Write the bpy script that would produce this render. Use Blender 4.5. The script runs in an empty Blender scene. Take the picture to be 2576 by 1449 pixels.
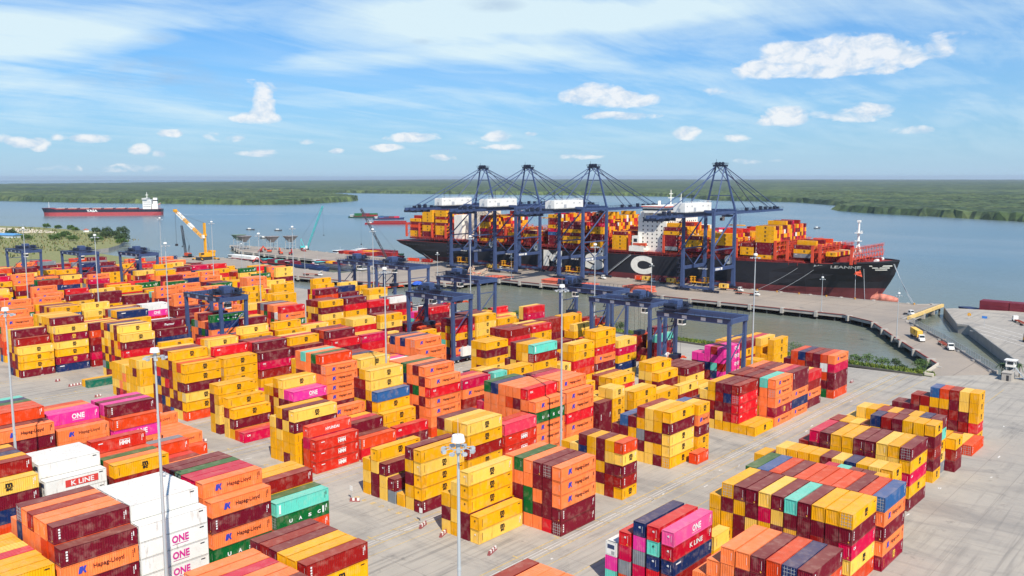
import bpy, math, random
import numpy as np
from mathutils import Vector, Matrix
R = math.radians
scn = bpy.context.scene
COL = bpy.context.collection
# ---------------------------------------------------------------- camera
# world: X runs along the containers, -Y across the blocks towards the camera's right, Z up, metres
cam_d = bpy.data.cameras.new('camera'); cam = bpy.data.objects.new('camera', cam_d); COL.objects.link(cam)
cam_d.sensor_width = 36; cam_d.lens = 30.773
cam_d.clip_start = 1; cam_d.clip_end = 90000
cam.location = (0, 0, 75.07)
cam.rotation_euler = (R(90 - 7.181), R(0.038), R(41.354 - 90))
scn.camera = cam
# ---------------------------------------------------------------- light
SUN_EL, SUN_AZ = 48.0, (-0.50, -0.87)          # azimuth vector towards the sun (x, y)
sd = bpy.data.lights.new('sun', 'SUN'); sun = bpy.data.objects.new('sun', sd); COL.objects.link(sun)
sd.energy = 5.0; sd.angle = R(0.5); sd.color = (1.0, 0.92, 0.80)
sv = Vector((SUN_AZ[0], SUN_AZ[1], 0)).normalized() * math.cos(R(SUN_EL)) + Vector((0, 0, math.sin(R(SUN_EL))))
sun.rotation_euler = sv.to_track_quat('Z', 'Y').to_euler()
sun.location = (0, 0, 400)
scn.view_settings.view_transform = 'Standard'; scn.view_settings.look = 'None'
scn.view_settings.exposure = 0.28; scn.view_settings.gamma = 1.0
scn.cycles.max_bounces = 5; scn.cycles.diffuse_bounces = 2; scn.cycles.glossy_bounces = 2
scn.cycles.volume_bounces = 0; scn.cycles.transmission_bounces = 2

class NT:
    def __init__(s, tree): s.t = tree; s.n = tree.nodes; s.l = tree.links
    def node(s, kind, **kw):
        n = s.n.new(kind)
        for k, v in kw.items():
            if k.startswith('i_'): pass
            else: setattr(n, k, v)
        return n
    def link(s, a, b): s.l.new(a, b)
    def math(s, op, a, b=None, c=None, clamp=False):
        n = s.n.new('ShaderNodeMath'); n.operation = op; n.use_clamp = clamp
        for i, v in enumerate((a, b, c)):
            if v is None: continue
            if isinstance(v, (int, float)): n.inputs[i].default_value = v
            else: s.l.new(v, n.inputs[i])
        return n.outputs[0]
    def mix(s, f, a, b, blend='MIX'):
        n = s.n.new('ShaderNodeMix'); n.data_type = 'RGBA'; n.blend_type = blend; n.clamp_factor = True
        for sock, v in ((n.inputs[0], f), (n.inputs[6], a), (n.inputs[7], b)):
            if isinstance(v, (int, float)): sock.default_value = v
            elif isinstance(v, (tuple, list)): sock.default_value = (v[0], v[1], v[2], 1)
            else: s.l.new(v, sock)
        return n.outputs[2]
    def noise(s, scale, detail=3, rough=0.55, vec=None, dist=0.0):
        n = s.n.new('ShaderNodeTexNoise'); n.inputs['Scale'].default_value = scale
        n.inputs['Detail'].default_value = detail; n.inputs['Roughness'].default_value = rough
        n.inputs['Distortion'].default_value = dist
        if vec is not None: s.l.new(vec, n.inputs['Vector'])
        return n.outputs['Fac']
    def ramp(s, f, stops):
        n = s.n.new('ShaderNodeValToRGB'); e = n.color_ramp.elements
        while len(e) < len(stops): e.new(0.5)
        for el, (p, c) in zip(e, stops):
            el.position = p; el.color = (c[0], c[1], c[2], 1) if isinstance(c, (tuple, list)) else (c, c, c, 1)
        s.l.new(f, n.inputs[0]); return n.outputs[0]
    def map(s, vec, scale=(1, 1, 1), loc=(0, 0, 0), rot=(0, 0, 0)):
        n = s.n.new('ShaderNodeMapping'); s.l.new(vec, n.inputs[0])
        n.inputs['Scale'].default_value = scale; n.inputs['Location'].default_value = loc; n.inputs['Rotation'].default_value = rot
        return n.outputs[0]

def srgb(r, g, b):
    f = lambda c: (c / 255 / 12.92) if c / 255 <= 0.04045 else ((c / 255 + 0.055) / 1.055) ** 2.4
    return (f(r), f(g), f(b))

# ---------------------------------------------------------------- sky: Nishita with procedural cloud
w = bpy.data.worlds.new('World'); scn.world = w; w.use_nodes = True
t = NT(w.node_tree); t.n.clear()
out = t.node('ShaderNodeOutputWorld'); bg = t.node('ShaderNodeBackground'); bg.inputs[1].default_value = 0.095
t.link(bg.outputs[0], out.inputs[0])
sky = t.node('ShaderNodeTexSky'); sky.sky_type = 'NISHITA'; sky.sun_disc = False
sky.sun_elevation = R(SUN_EL); sky.sun_rotation = math.atan2(SUN_AZ[0], SUN_AZ[1])
sky.air_density = 1.0; sky.dust_density = 0.6; sky.ozone_density = 2.2; sky.altitude = 0
tc = t.node('ShaderNodeTexCoord'); D = tc.outputs['Generated']
sep = t.node('ShaderNodeSeparateXYZ'); t.link(D, sep.inputs[0])
zc = t.math('MAXIMUM', sep.outputs[2], -0.02)
# cloud layer seen from below: direction divided by its height
px_ = t.math('DIVIDE', sep.outputs[0], t.math('ADD', zc, 0.10)); py_ = t.math('DIVIDE', sep.outputs[1], t.math('ADD', zc, 0.10))
cmb = t.node('ShaderNodeCombineXYZ'); t.link(px_, cmb.inputs[0]); t.link(py_, cmb.inputs[1])
# azimuth (radians, right of the view axis positive) and elevation, to seat the big cloud fields in the sky dome
az = t.math('SUBTRACT', R(41.354), t.math('ARCTAN2', sep.outputs[1], sep.outputs[0]))
el = t.math('ARCSINE', sep.outputs[2])
def blob(a0, e0, sa, se, tilt=0.0):
    da = t.math('SUBTRACT', az, R(a0)); de = t.math('SUBTRACT', t.math('SUBTRACT', el, R(e0)), t.math('MULTIPLY', da, tilt))
    q = t.math('ADD', t.math('POWER', t.math('DIVIDE', t.math('ABSOLUTE', da), R(sa)), 2.0), t.math('POWER', t.math('DIVIDE', t.math('ABSOLUTE', de), R(se)), 2.0))
    return t.math('EXPONENT', t.math('MULTIPLY', q, -1.0))
def addall(l):
    r = l[0]
    for x in l[1:]: r = t.math('ADD', r, x)
    return r
n1 = t.noise(0.55, 9, 0.62, t.map(cmb.outputs[0], (1, 1.0, 1), (3.1, 1.7, 0), (0, 0, 0.5)), 0.9)
n2 = t.noise(1.7, 8, 0.62, t.map(cmb.outputs[0], (0.45, 1.7, 1), (0.3, 5.7, 0), (0, 0, 0.95)), 0.5)
ae = t.node('ShaderNodeCombineXYZ'); t.link(az, ae.inputs[0]); t.link(el, ae.inputs[1])
def sk(x, y, hw, hh, tilt=0.0, wt=1.0):
    """seat a cloud by the direction it is seen in: x, y on a 2576 x 1449 view of this camera"""
    a_ = math.atan((x - 1288) / 2202); e_ = math.atan((724.5 - y) / 2202 * math.cos(a_)) - R(7.181)
    ix = 1 / (1.5 * hw / 2202 * math.cos(a_) ** 2); iy = 1 / (1.5 * hh / 2202)
    m_ = t.node('ShaderNodeVectorMath'); m_.operation = 'MULTIPLY_ADD'; t.link(ae.outputs[0], m_.inputs[0]); m_.inputs[1].default_value = (ix, iy, 0); m_.inputs[2].default_value = (-a_ * ix, -e_ * iy, 0)
    d_ = t.node('ShaderNodeVectorMath'); d_.operation = 'DOT_PRODUCT'; t.link(m_.outputs[0], d_.inputs[0]); t.link(m_.outputs[0], d_.inputs[1])
    r_ = t.math('MULTIPLY_ADD', d_.outputs['Value'], -wt, wt)
    return t.math('MAXIMUM', r_, 0.0) if wt > 0 else t.math('MINIMUM', r_, 0.0)
fields = addall([sk(*q) for q in [
    (170, 45, 260, 34, .10, 1.15), (60, 95, 150, 25, .15, .9), (60, 165, 160, 22, 0, .8), (400, 20, 130, 18, 0, .5), (260, 265, 360, 30, 0, .35), (700, 165, 200, 16, -.05, .3),
    (1180, 70, 300, 62, .10, 1.25), (1420, 25, 330, 40, .1, 1.1), (900, 150, 130, 18, .35, .8), (1300, 150, 260, 26, 0, .8), (1750, 30, 260, 40, 0, .55), (1650, 180, 200, 22, 0, .45), (1000, 240, 300, 22, 0, .4),
    (2350, 90, 160, 60, 0, .25), (560, 110, 170, 34, .1, -.9), (130, 120, 120, 10, .1, -.6), (2250, 60, 300, 25, 0, -.25)]])
low = t.ramp(el, [(0.012, 0.0), (0.07, 1.0)])
cir = t.math('ADD', t.math('MULTIPLY', fields, 0.40), t.math('ADD', t.math('MULTIPLY', n1, 1.05), t.math('MULTIPLY', n2, 0.75)))
cir = t.math('MULTIPLY', cir, 0.7)
cirA = t.math('MULTIPLY', t.math('MULTIPLY', t.ramp(cir, [(0.58, 0.0), (0.80, 0.55), (0.98, 1.0)]), 0.92), low)
veil = t.math('MULTIPLY', t.math('MULTIPLY', t.ramp(n2, [(0.35, 0.0), (0.7, 1.0)]), 0.22), low)
# cumulus puffs low over the horizon
an = t.node('ShaderNodeCombineXYZ'); t.link(az, an.inputs[0]); t.link(el, an.inputs[1])
c1 = t.noise(30, 7, 0.54, t.map(an.outputs[0], (1, 1.7, 1), (0.4, 0.2, 0)), 0.5)
c3 = t.noise(60, 6, 0.6, t.map(an.outputs[0], (1, 1.5, 1), (0.4, 0.207, 0)), 0.4)
c2 = t.noise(15, 7, 0.6, t.map(an.outputs[0], (1, 2.2, 1), (5.2, 1.1, 3)), 0.3)
PUFF = [(2080, 125, 165, 36, .05, 1.2), (1905, 165, 75, 18, .2, 1.0), (2000, 115, 80, 22, 0, .7), (2235, 130, 50, 20, 0, .8), (2070, 165, 160, 12, 0, .7), (1488, 240, 60, 24, 0, 1.15), (1580, 250, 55, 16, 0, 1.0), (1560, 290, 85, 9, 0, .9),
        (1965, 283, 55, 20, 0, 1.15), (2140, 263, 80, 17, .05, 1.1), (1900, 300, 40, 8, 0, .7), (1800, 225, 40, 9, 0, .6), (1728, 328, 32, 14, .2, .95), (1850, 338, 30, 8, 0, .7), (672, 252, 26, 28, .4, 1.25), (655, 285, 50, 12, 0, .9), (680, 200, 60, 25, 0, .35),
        (15, 308, 26, 11, 0, 1.0), (66, 318, 28, 10, 0, 1.0), (116, 325, 24, 13, 0, 1.05), (250, 320, 44, 9, .05, 1.1), (446, 315, 28, 8, 0, 1.05), (362, 352, 22, 11, 0, .95), (412, 365, 16, 8, 0, .85), (160, 310, 20, 7, 0, .7), (570, 330, 40, 10, 0, .55), (1040, 343, 55, 10, 0, 1.0), (980, 370, 34, 8, 0, .95),
        (1252, 343, 30, 12, 0, 1.05), (1266, 370, 48, 7, 0, 1.0), (1345, 335, 20, 7, 0, .8), (850, 375, 18, 6, 0, .8), (780, 350, 20, 6, 0, .6), (1120, 395, 40, 6, 0, .5), (1900, 395, 60, 6, 0, .5), (1180, 360, 25, 6, 0, .6), (2290, 300, 60, 8, 0, .45), (2350, 85, 90, 22, 0, .45), (1450, 395, 60, 6, 0, .4), (300, 395, 150, 8, 0, .35), (680, 375, 60, 7, 0, .5)]
puffs = addall([sk(*q) for q in PUFF])
# soft grey-blue cloud in the shade of the high layer
grey = t.math('MULTIPLY', t.math('MINIMUM', addall([sk(*q) for q in [(430, 158, 110, 24, 0, 1.0), (300, 178, 90, 12, 0, .6), (430, 75, 35, 9, 0, .8), (1240, 12, 60, 14, 0, .9), (1070, 103, 22, 6, 0, .6), (640, 215, 110, 22, .1, .55)]]), 1.0), t.ramp(c2, [(.38, 0.0), (.62, 1.0)]))
cum = t.math('ADD', t.math('MULTIPLY', t.math('MINIMUM', puffs, 1.0), 0.42), t.math('ADD', t.math('MULTIPLY', c1, 1.25), t.math('MULTIPLY', c2, 0.55)))
cum = t.math('MULTIPLY', cum, 0.7)
cumA = t.math('MULTIPLY', t.ramp(cum, [(0.715, 0.0), (0.80, 0.62), (0.90, 1.0)]), t.math('MULTIPLY', puffs, 5.0, clamp=True))
skyc = t.mix(1.0, sky.outputs[0], (0.27, 0.76, 1.22), 'MULTIPLY')
hz = t.math('EXPONENT', t.math('MULTIPLY', t.math('MAXIMUM', el, 0.0), -9.0))
skyh = t.mix(t.math('MULTIPLY', hz, 0.85), skyc, (4.5, 6.0, 7.5))
skyh = t.mix(veil, skyh, (5.6, 7.0, 8.6))
c_a = t.mix(cirA, skyh, (6.5, 7.9, 8.4))
c_a = t.mix(t.math('MULTIPLY', grey, 0.62), c_a, (3.3, 4.6, 6.4))
# dense parts of a puff are bright, the thin base reads blue-grey
shade = t.ramp(t.math('ADD', t.math('MULTIPLY', c3, 0.9), t.math('MULTIPLY', cum, 0.35)), [(0.62, (5.2, 6.3, 7.6)), (0.82, (8.2, 8.3, 8.4))])
c_b = t.mix(t.math('MULTIPLY', cumA, 0.86), c_a, shade)
t.link(c_b, bg.inputs[0])
w.cycles.sampling_method = 'MANUAL'; w.cycles.sample_map_resolution = 256
# ---------------------------------------------------------------- materials
MATS = {}
def newmat(name):
    m = bpy.data.materials.new(name); m.use_nodes = True; t = NT(m.node_tree)
    return m, t, t.n['Principled BSDF']
def paint(name, rgb, rough=0.5, metal=0.0, wear=0.25, rust=(0.10, 0.04, 0.02), scale=0.35, bump=0.0):
    """weathered paint: broad tone drift, grime and a few rust blooms, in object space"""
    if name in MATS: return MATS[name]
    m, t, p = newmat(name)
    tc = t.node('ShaderNodeTexCoord').outputs['Object']
    a = t.noise(scale, 4, 0.6, tc); b = t.noise(scale * 9, 5, 0.65, t.map(tc, (1, 1, 0.25)))
    lo = tuple(c * (1 - 0.30 * wear * 2) for c in rgb); hi = tuple(min(1, c * (1 + 0.12 * wear * 2) + 0.01) for c in rgb)
    c = t.mix(t.ramp(a, [(0.3, 0.0), (0.7, 1.0)]), lo, hi)
    c = t.mix(t.math('MULTIPLY', t.ramp(b, [(0.62, 0.0), (0.74, 1.0)]), wear), c, rust)
    t.link(c, p.inputs['Base Color']); p.inputs['Roughness'].default_value = rough; p.inputs['Metallic'].default_value = metal
    if bump:
        bn = t.node('ShaderNodeBump'); bn.inputs['Strength'].default_value = bump; t.link(b, bn.inputs['Height']); t.link(bn.outputs[0], p.inputs['Normal'])
    MATS[name] = m; return m
def boxmat(name, corr):
    """container steel: colour from the mesh, roofs painted paler for sky glare, rust blooms and streaks, optional corrugation in the bump"""
    m, t, p = newmat(name)
    at = t.node('ShaderNodeAttribute'); at.attribute_name = 'col'
    geo = t.node('ShaderNodeNewGeometry'); P = geo.outputs['Position']
    ns = t.node('ShaderNodeSeparateXYZ'); t.link(geo.outputs['True Normal'], ns.inputs[0])
    oi = t.node('ShaderNodeObjectInfo')
    big = t.noise(0.22, 3, 0.5, P); st = t.noise(1.3, 5, 0.7, t.map(P, (1, 1, 0.22))); sp = t.noise(3.2, 4, 0.7, P)
    v = t.math('ADD', 0.80, t.math('MULTIPLY', big, 0.36))
    v = t.math('MULTIPLY', v, t.math('ADD', 0.92, t.math('MULTIPLY', oi.outputs['Random'], 0.14)))
    vv = t.node('ShaderNodeCombineXYZ'); [t.link(v, vv.inputs[i]) for i in range(3)]
    c = t.mix(1.0, at.outputs['Color'], vv.outputs[0], 'MULTIPLY')
    c = t.mix(t.math('MULTIPLY', t.ramp(st, [(0.55, 0.0), (0.72, 1.0)]), 0.42), c, (0.15, 0.05, 0.028))
    c = t.mix(t.math('MULTIPLY', t.ramp(t.noise(0.6, 4, 0.6, P), [(0.5, 0.0), (0.7, 1.0)]), 0.16), c, (0.70, 0.52, 0.40))
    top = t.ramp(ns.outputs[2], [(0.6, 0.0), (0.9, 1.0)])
    roof_glare = t.math('MULTIPLY', top, t.math('ADD', 0.06, t.math('MULTIPLY', big, 0.20)))
    c = t.mix(roof_glare, c, (0.60, 0.40, 0.26))  # sky glare on the roofs, painted in as a paler warm tone
    c = t.mix(t.math('MULTIPLY', t.math('MULTIPLY', top, t.ramp(sp, [(0.58, 0.0), (0.70, 1.0)])), 0.65), c, (0.17, 0.08, 0.05))
    t.link(c, p.inputs['Base Color']); p.inputs['Roughness'].default_value = 0.50
    p.inputs['Specular IOR Level'].default_value = 0.12
    if corr:
        s = t.node('ShaderNodeSeparateXYZ'); t.link(P, s.inputs[0])
        sx = t.math('SINE', t.math('MULTIPLY', s.outputs[0], 2 * math.pi / 0.56)); sy = t.math('SINE', t.math('MULTIPLY', s.outputs[1], 2 * math.pi / 0.41))
        h = t.math('ADD', sx, sy)
        bn = t.node('ShaderNodeBump'); bn.inputs['Strength'].default_value = 0.35; bn.inputs['Distance'].default_value = 0.05
        t.link(h, bn.inputs['Height']); t.link(bn.outputs[0], p.inputs['Normal'])
    return m
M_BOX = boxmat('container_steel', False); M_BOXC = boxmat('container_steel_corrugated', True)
def flat(name, rgb, rough=0.6):
    if name in MATS: return MATS[name]
    m, t, p = newmat(name)
    tc = t.node('ShaderNodeTexCoord').outputs['Object']
    t.link(t.mix(t.noise(1.2, 4, 0.6, tc), tuple(c * 0.86 for c in rgb), tuple(min(1, c * 1.08) for c in rgb)), p.inputs['Base Color'])
    p.inputs['Roughness'].default_value = rough; MATS[name] = m; return m
BLK = flat('lettering_black', (0.012, 0.010, 0.010)); WHT = flat('lettering_white', (0.80, 0.80, 0.78)); BLU = flat('emblem_blue', (0.03, 0.05, 0.42))
MAG = flat('lettering_magenta', (0.60, 0.02, 0.26)); RED = flat('panel_red', (0.65, 0.05, 0.04)); DKR = flat('lettering_dark_brown', (0.09, 0.015, 0.01))
YLW = flat('lettering_yellow', (0.80, 0.45, 0.05))
STEELB = paint('crane_blue_steel', srgb(58, 76, 116), 0.45, 0.0, 0.22, (0.05, 0.045, 0.06))
STEELD = paint('machinery_dark_blue', srgb(28, 36, 58), 0.5, 0.0, 0.3, (0.03, 0.03, 0.04))
GALV = paint('galvanised_pole', (0.50, 0.54, 0.56), 0.35, 0.3, 0.12, (0.3, 0.3, 0.3))
WHITEP = paint('white_paint', (0.80, 0.79, 0.75), 0.45, 0, 0.18, (0.35, 0.2, 0.1))
DARK = paint('dark_rubber_and_grease', (0.025, 0.025, 0.03), 0.7)
GLASS = flat('dark_window_glass', (0.02, 0.035, 0.05), 0.12)
YELP = paint('yellow_machine_paint', srgb(232, 165, 20), 0.5, 0, 0.3)
ORAP = paint('orange_steel', srgb(214, 78, 36), 0.55, 0, 0.4)
REDP = paint('red_steel', srgb(178, 36, 34), 0.55, 0, 0.35)
CONC = paint('weathered_concrete', (0.40, 0.37, 0.33), 0.85, 0, 0.3, (0.15, 0.12, 0.09), 0.2)
CONCD = paint('dark_wet_concrete', (0.09, 0.085, 0.075), 0.85, 0, 0.3, (0.03, 0.03, 0.03), 0.2)
BRICKR = paint('kerb_red_paint', srgb(140, 52, 44), 0.8, 0, 0.4)
TURQ = paint('turquoise_crane_paint', srgb(70, 190, 190), 0.5, 0, 0.3)

# ---------------------------------------------------------------- mesh helper
class MB:
    def __init__(s): s.v = []; s.f = []; s.m = []; s.mats = []
    def mi(s, m):
        if m not in s.mats: s.mats.append(m)
        return s.mats.index(m)
    def add(s, vs, fs, m):
        o = len(s.v); s.v += [tuple(q) for q in vs]; k = s.mi(m)
        for f in fs: s.f.append(tuple(o + i for i in f)); s.m.append(k)
    def box(s, x0, x1, y0, y1, z0, z1, m):
        s.add([(x0, y0, z0), (x1, y0, z0), (x1, y1, z0), (x0, y1, z0), (x0, y0, z1), (x1, y0, z1), (x1, y1, z1), (x0, y1, z1)],
              [(0, 3, 2, 1), (4, 5, 6, 7), (0, 1, 5, 4), (1, 2, 6, 5), (2, 3, 7, 6), (3, 0, 4, 7)], m)
    def beam(s, p, q, w, h, m, w2=None, h2=None):
        p = Vector(p); q = Vector(q); d = (q - p).normalized()
        up = Vector((0, 0, 1)) if abs(d.z) < 0.95 else Vector((1, 0, 0))
        a = d.cross(up).normalized(); b = a.cross(d).normalized(); w2 = w if w2 is None else w2; h2 = h if h2 is None else h2
        vs = [p + a * sx * w / 2 + b * sy * h / 2 for sx, sy in ((-1, -1), (1, -1), (1, 1), (-1, 1))] + [q + a * sx * w2 / 2 + b * sy * h2 / 2 for sx, sy in ((-1, -1), (1, -1), (1, 1), (-1, 1))]
        s.add(vs, [(3, 2, 1, 0), (4, 5, 6, 7), (0, 1, 5, 4), (1, 2, 6, 5), (2, 3, 7, 6), (3, 0, 4, 7)], m)
    def tube(s, p, q, r, m, r2=None, n=8):
        p = Vector(p); q = Vector(q); d = (q - p).normalized(); r2 = r if r2 is None else r2
        up = Vector((0, 0, 1)) if abs(d.z) < 0.95 else Vector((1, 0, 0))
        a = d.cross(up).normalized(); b = a.cross(d).normalized()
        vs = [p + (a * math.cos(k * 2 * math.pi / n) + b * math.sin(k * 2 * math.pi / n)) * r for k in range(n)]
        vs += [q + (a * math.cos(k * 2 * math.pi / n) + b * math.sin(k * 2 * math.pi / n)) * r2 for k in range(n)]
        fs = [(k, (k + 1) % n, n + (k + 1) % n, n + k) for k in range(n)] + [tuple(range(n))[::-1], tuple(range(n, 2 * n))]
        s.add(vs, fs, m)
    def prism(s, pts, z0, z1, m, mtop=None):
        n = len(pts)
        if sum(pts[i][0] * pts[(i + 1) % n][1] - pts[(i + 1) % n][0] * pts[i][1] for i in range(n)) < 0: pts = pts[::-1]
        vs = [(x, y, z0) for x, y in pts] + [(x, y, z1) for x, y in pts]
        s.add(vs, [(i, (i + 1) % n, n + (i + 1) % n, n + i) for i in range(n)] + [tuple(range(n))[::-1]], m)
        s.add([(x, y, z1) for x, y in pts], [tuple(range(n))], mtop or m)
    def lattice(s, p, q, w, h, r, m, n=10):
        """four chords with zig-zag bracing"""
        p = Vector(p); q = Vector(q); d = (q - p).normalized(); up = Vector((0, 0, 1)) if abs(d.z) < 0.95 else Vector((1, 0, 0))
        a = d.cross(up).normalized(); b = a.cross(d).normalized()
        def pt(k, i):
            sx, sy = ((-1, -1), (1, -1), (1, 1), (-1, 1))[i % 4]; return p.lerp(q, k / n) + a * sx * w / 2 + b * sy * h / 2
        for i in range(4): s.beam(pt(0, i), pt(n, i), r * 1.5, r * 1.5, m)
        for k in range(n):
            for i in range(4): s.beam(pt(k, i), pt(k + 1, i + 1) if k % 2 else pt(k + 1, i + 3), r, r, m)
    def railing(s, pts, h, m, step=2.0, r=0.06):
        for a, b in zip(pts[:-1], pts[1:]):
            a = Vector(a); b = Vector(b); n = max(1, int((b - a).length / step)); u = Vector((0, 0, h))
            s.beam(a + u, b + u, r, r, m); s.beam(a + u * .5, b + u * .5, r * .7, r * .7, m)
            for k in range(n + 1): q = a.lerp(b, k / n); s.beam(q, q + u, r, r, m)
    def build(s, name, parent=None, loc=None, smooth=False):
        me = bpy.data.meshes.new(name); o0 = Vector(loc) if loc is not None else Vector((0, 0, 0))
        me.from_pydata([tuple(Vector(v) - o0) for v in s.v] if loc is not None else s.v, [], s.f)
        for m in s.mats: me.materials.append(m)
        me.polygons.foreach_set('material_index', s.m)
        if smooth: me.polygons.foreach_set('use_smooth', [True] * len(s.f))
        me.update(); o = bpy.data.objects.new(name, me); COL.objects.link(o)
        if parent is not None: o.parent = parent
        if loc is not None: o.location = loc
        return o
def tag(o, label, cat, group=None, kind=None):
    if label: o['label'] = label
    if cat: o['category'] = cat
    if group: o['group'] = group
    if kind: o['kind'] = kind
    return o
def empty(name, loc, rz=0.0, s=None):
    o = bpy.data.objects.new(name, None); COL.objects.link(o); o.location = loc; o.rotation_euler = (0, 0, rz); o.empty_display_size = 0.5
    if s: o.scale = s
    return o
def kids(o): return [c for c in COL.objects if c.parent == o]
def copy_tree(o, tree):
    """tree: {object: [children]} recorded when the original was built"""
    c = o.copy(); COL.objects.link(c)
    for ch in tree.get(o.name, []):
        d = ch.copy(); COL.objects.link(d); d.parent = c
        for g in tree.get(ch.name, []):
            e = g.copy(); COL.objects.link(e); e.parent = d
    return c
def treeof(o):
    tr = {}
    for c in bpy.data.objects:
        if c.parent is not None: tr.setdefault(c.parent.name, []).append(c)
    return tr
# text as mesh data (verts, faces) in the XZ plane, reading along +X, centred, height h, optional width
_tc = {}
def textmesh(s, h, width=None, bold=0.012, shear=0.0, sp=1.0, res=2):
    key = (s, h, width, bold, shear, sp)
    if key in _tc: return _tc[key]
    cu = bpy.data.curves.new('t', 'FONT'); cu.body = s; cu.size = 1; cu.offset = bold; cu.shear = shear; cu.space_character = sp
    cu.resolution_u = res; cu.fill_mode = 'FRONT'
    ob = bpy.data.objects.new('t', cu); COL.objects.link(ob); bpy.context.view_layer.update()
    me = ob.evaluated_get(bpy.context.evaluated_depsgraph_get()).to_mesh()
    vs = np.array([tuple(v.co) for v in me.vertices]); fs = [tuple(p.vertices) for p in me.polygons]
    ob.evaluated_get(bpy.context.evaluated_depsgraph_get()).to_mesh_clear()
    bpy.data.objects.remove(ob); bpy.data.curves.remove(cu)
    lo = vs.min(0); hi = vs.max(0); k = h / (hi[1] - lo[1]); kx = k if width is None else width / (hi[0] - lo[0])
    V = [((x - (lo[0] + hi[0]) / 2) * kx, 0.0, (y - (lo[1] + hi[1]) / 2) * k) for x, y, _ in vs]
    _tc[key] = (V, fs); return _tc[key]
def put(mb, tm, x, y, z, m, ax='x'):
    V, F = tm
    if ax == 'x': vs = [(x + a, y, z + c) for a, _, c in V]              # faces -Y
    else: vs = [(x, y - a, z + c) for a, _, c in V]                      # faces -X, reads along -Y
    mb.add(vs, F, m)
def rect(mb, x0, x1, y, z0, z1, m):
    mb.add([(x0, y, z0), (x1, y, z0), (x1, y, z1), (x0, y, z1)], [(0, 1, 2, 3)], m)
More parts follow.
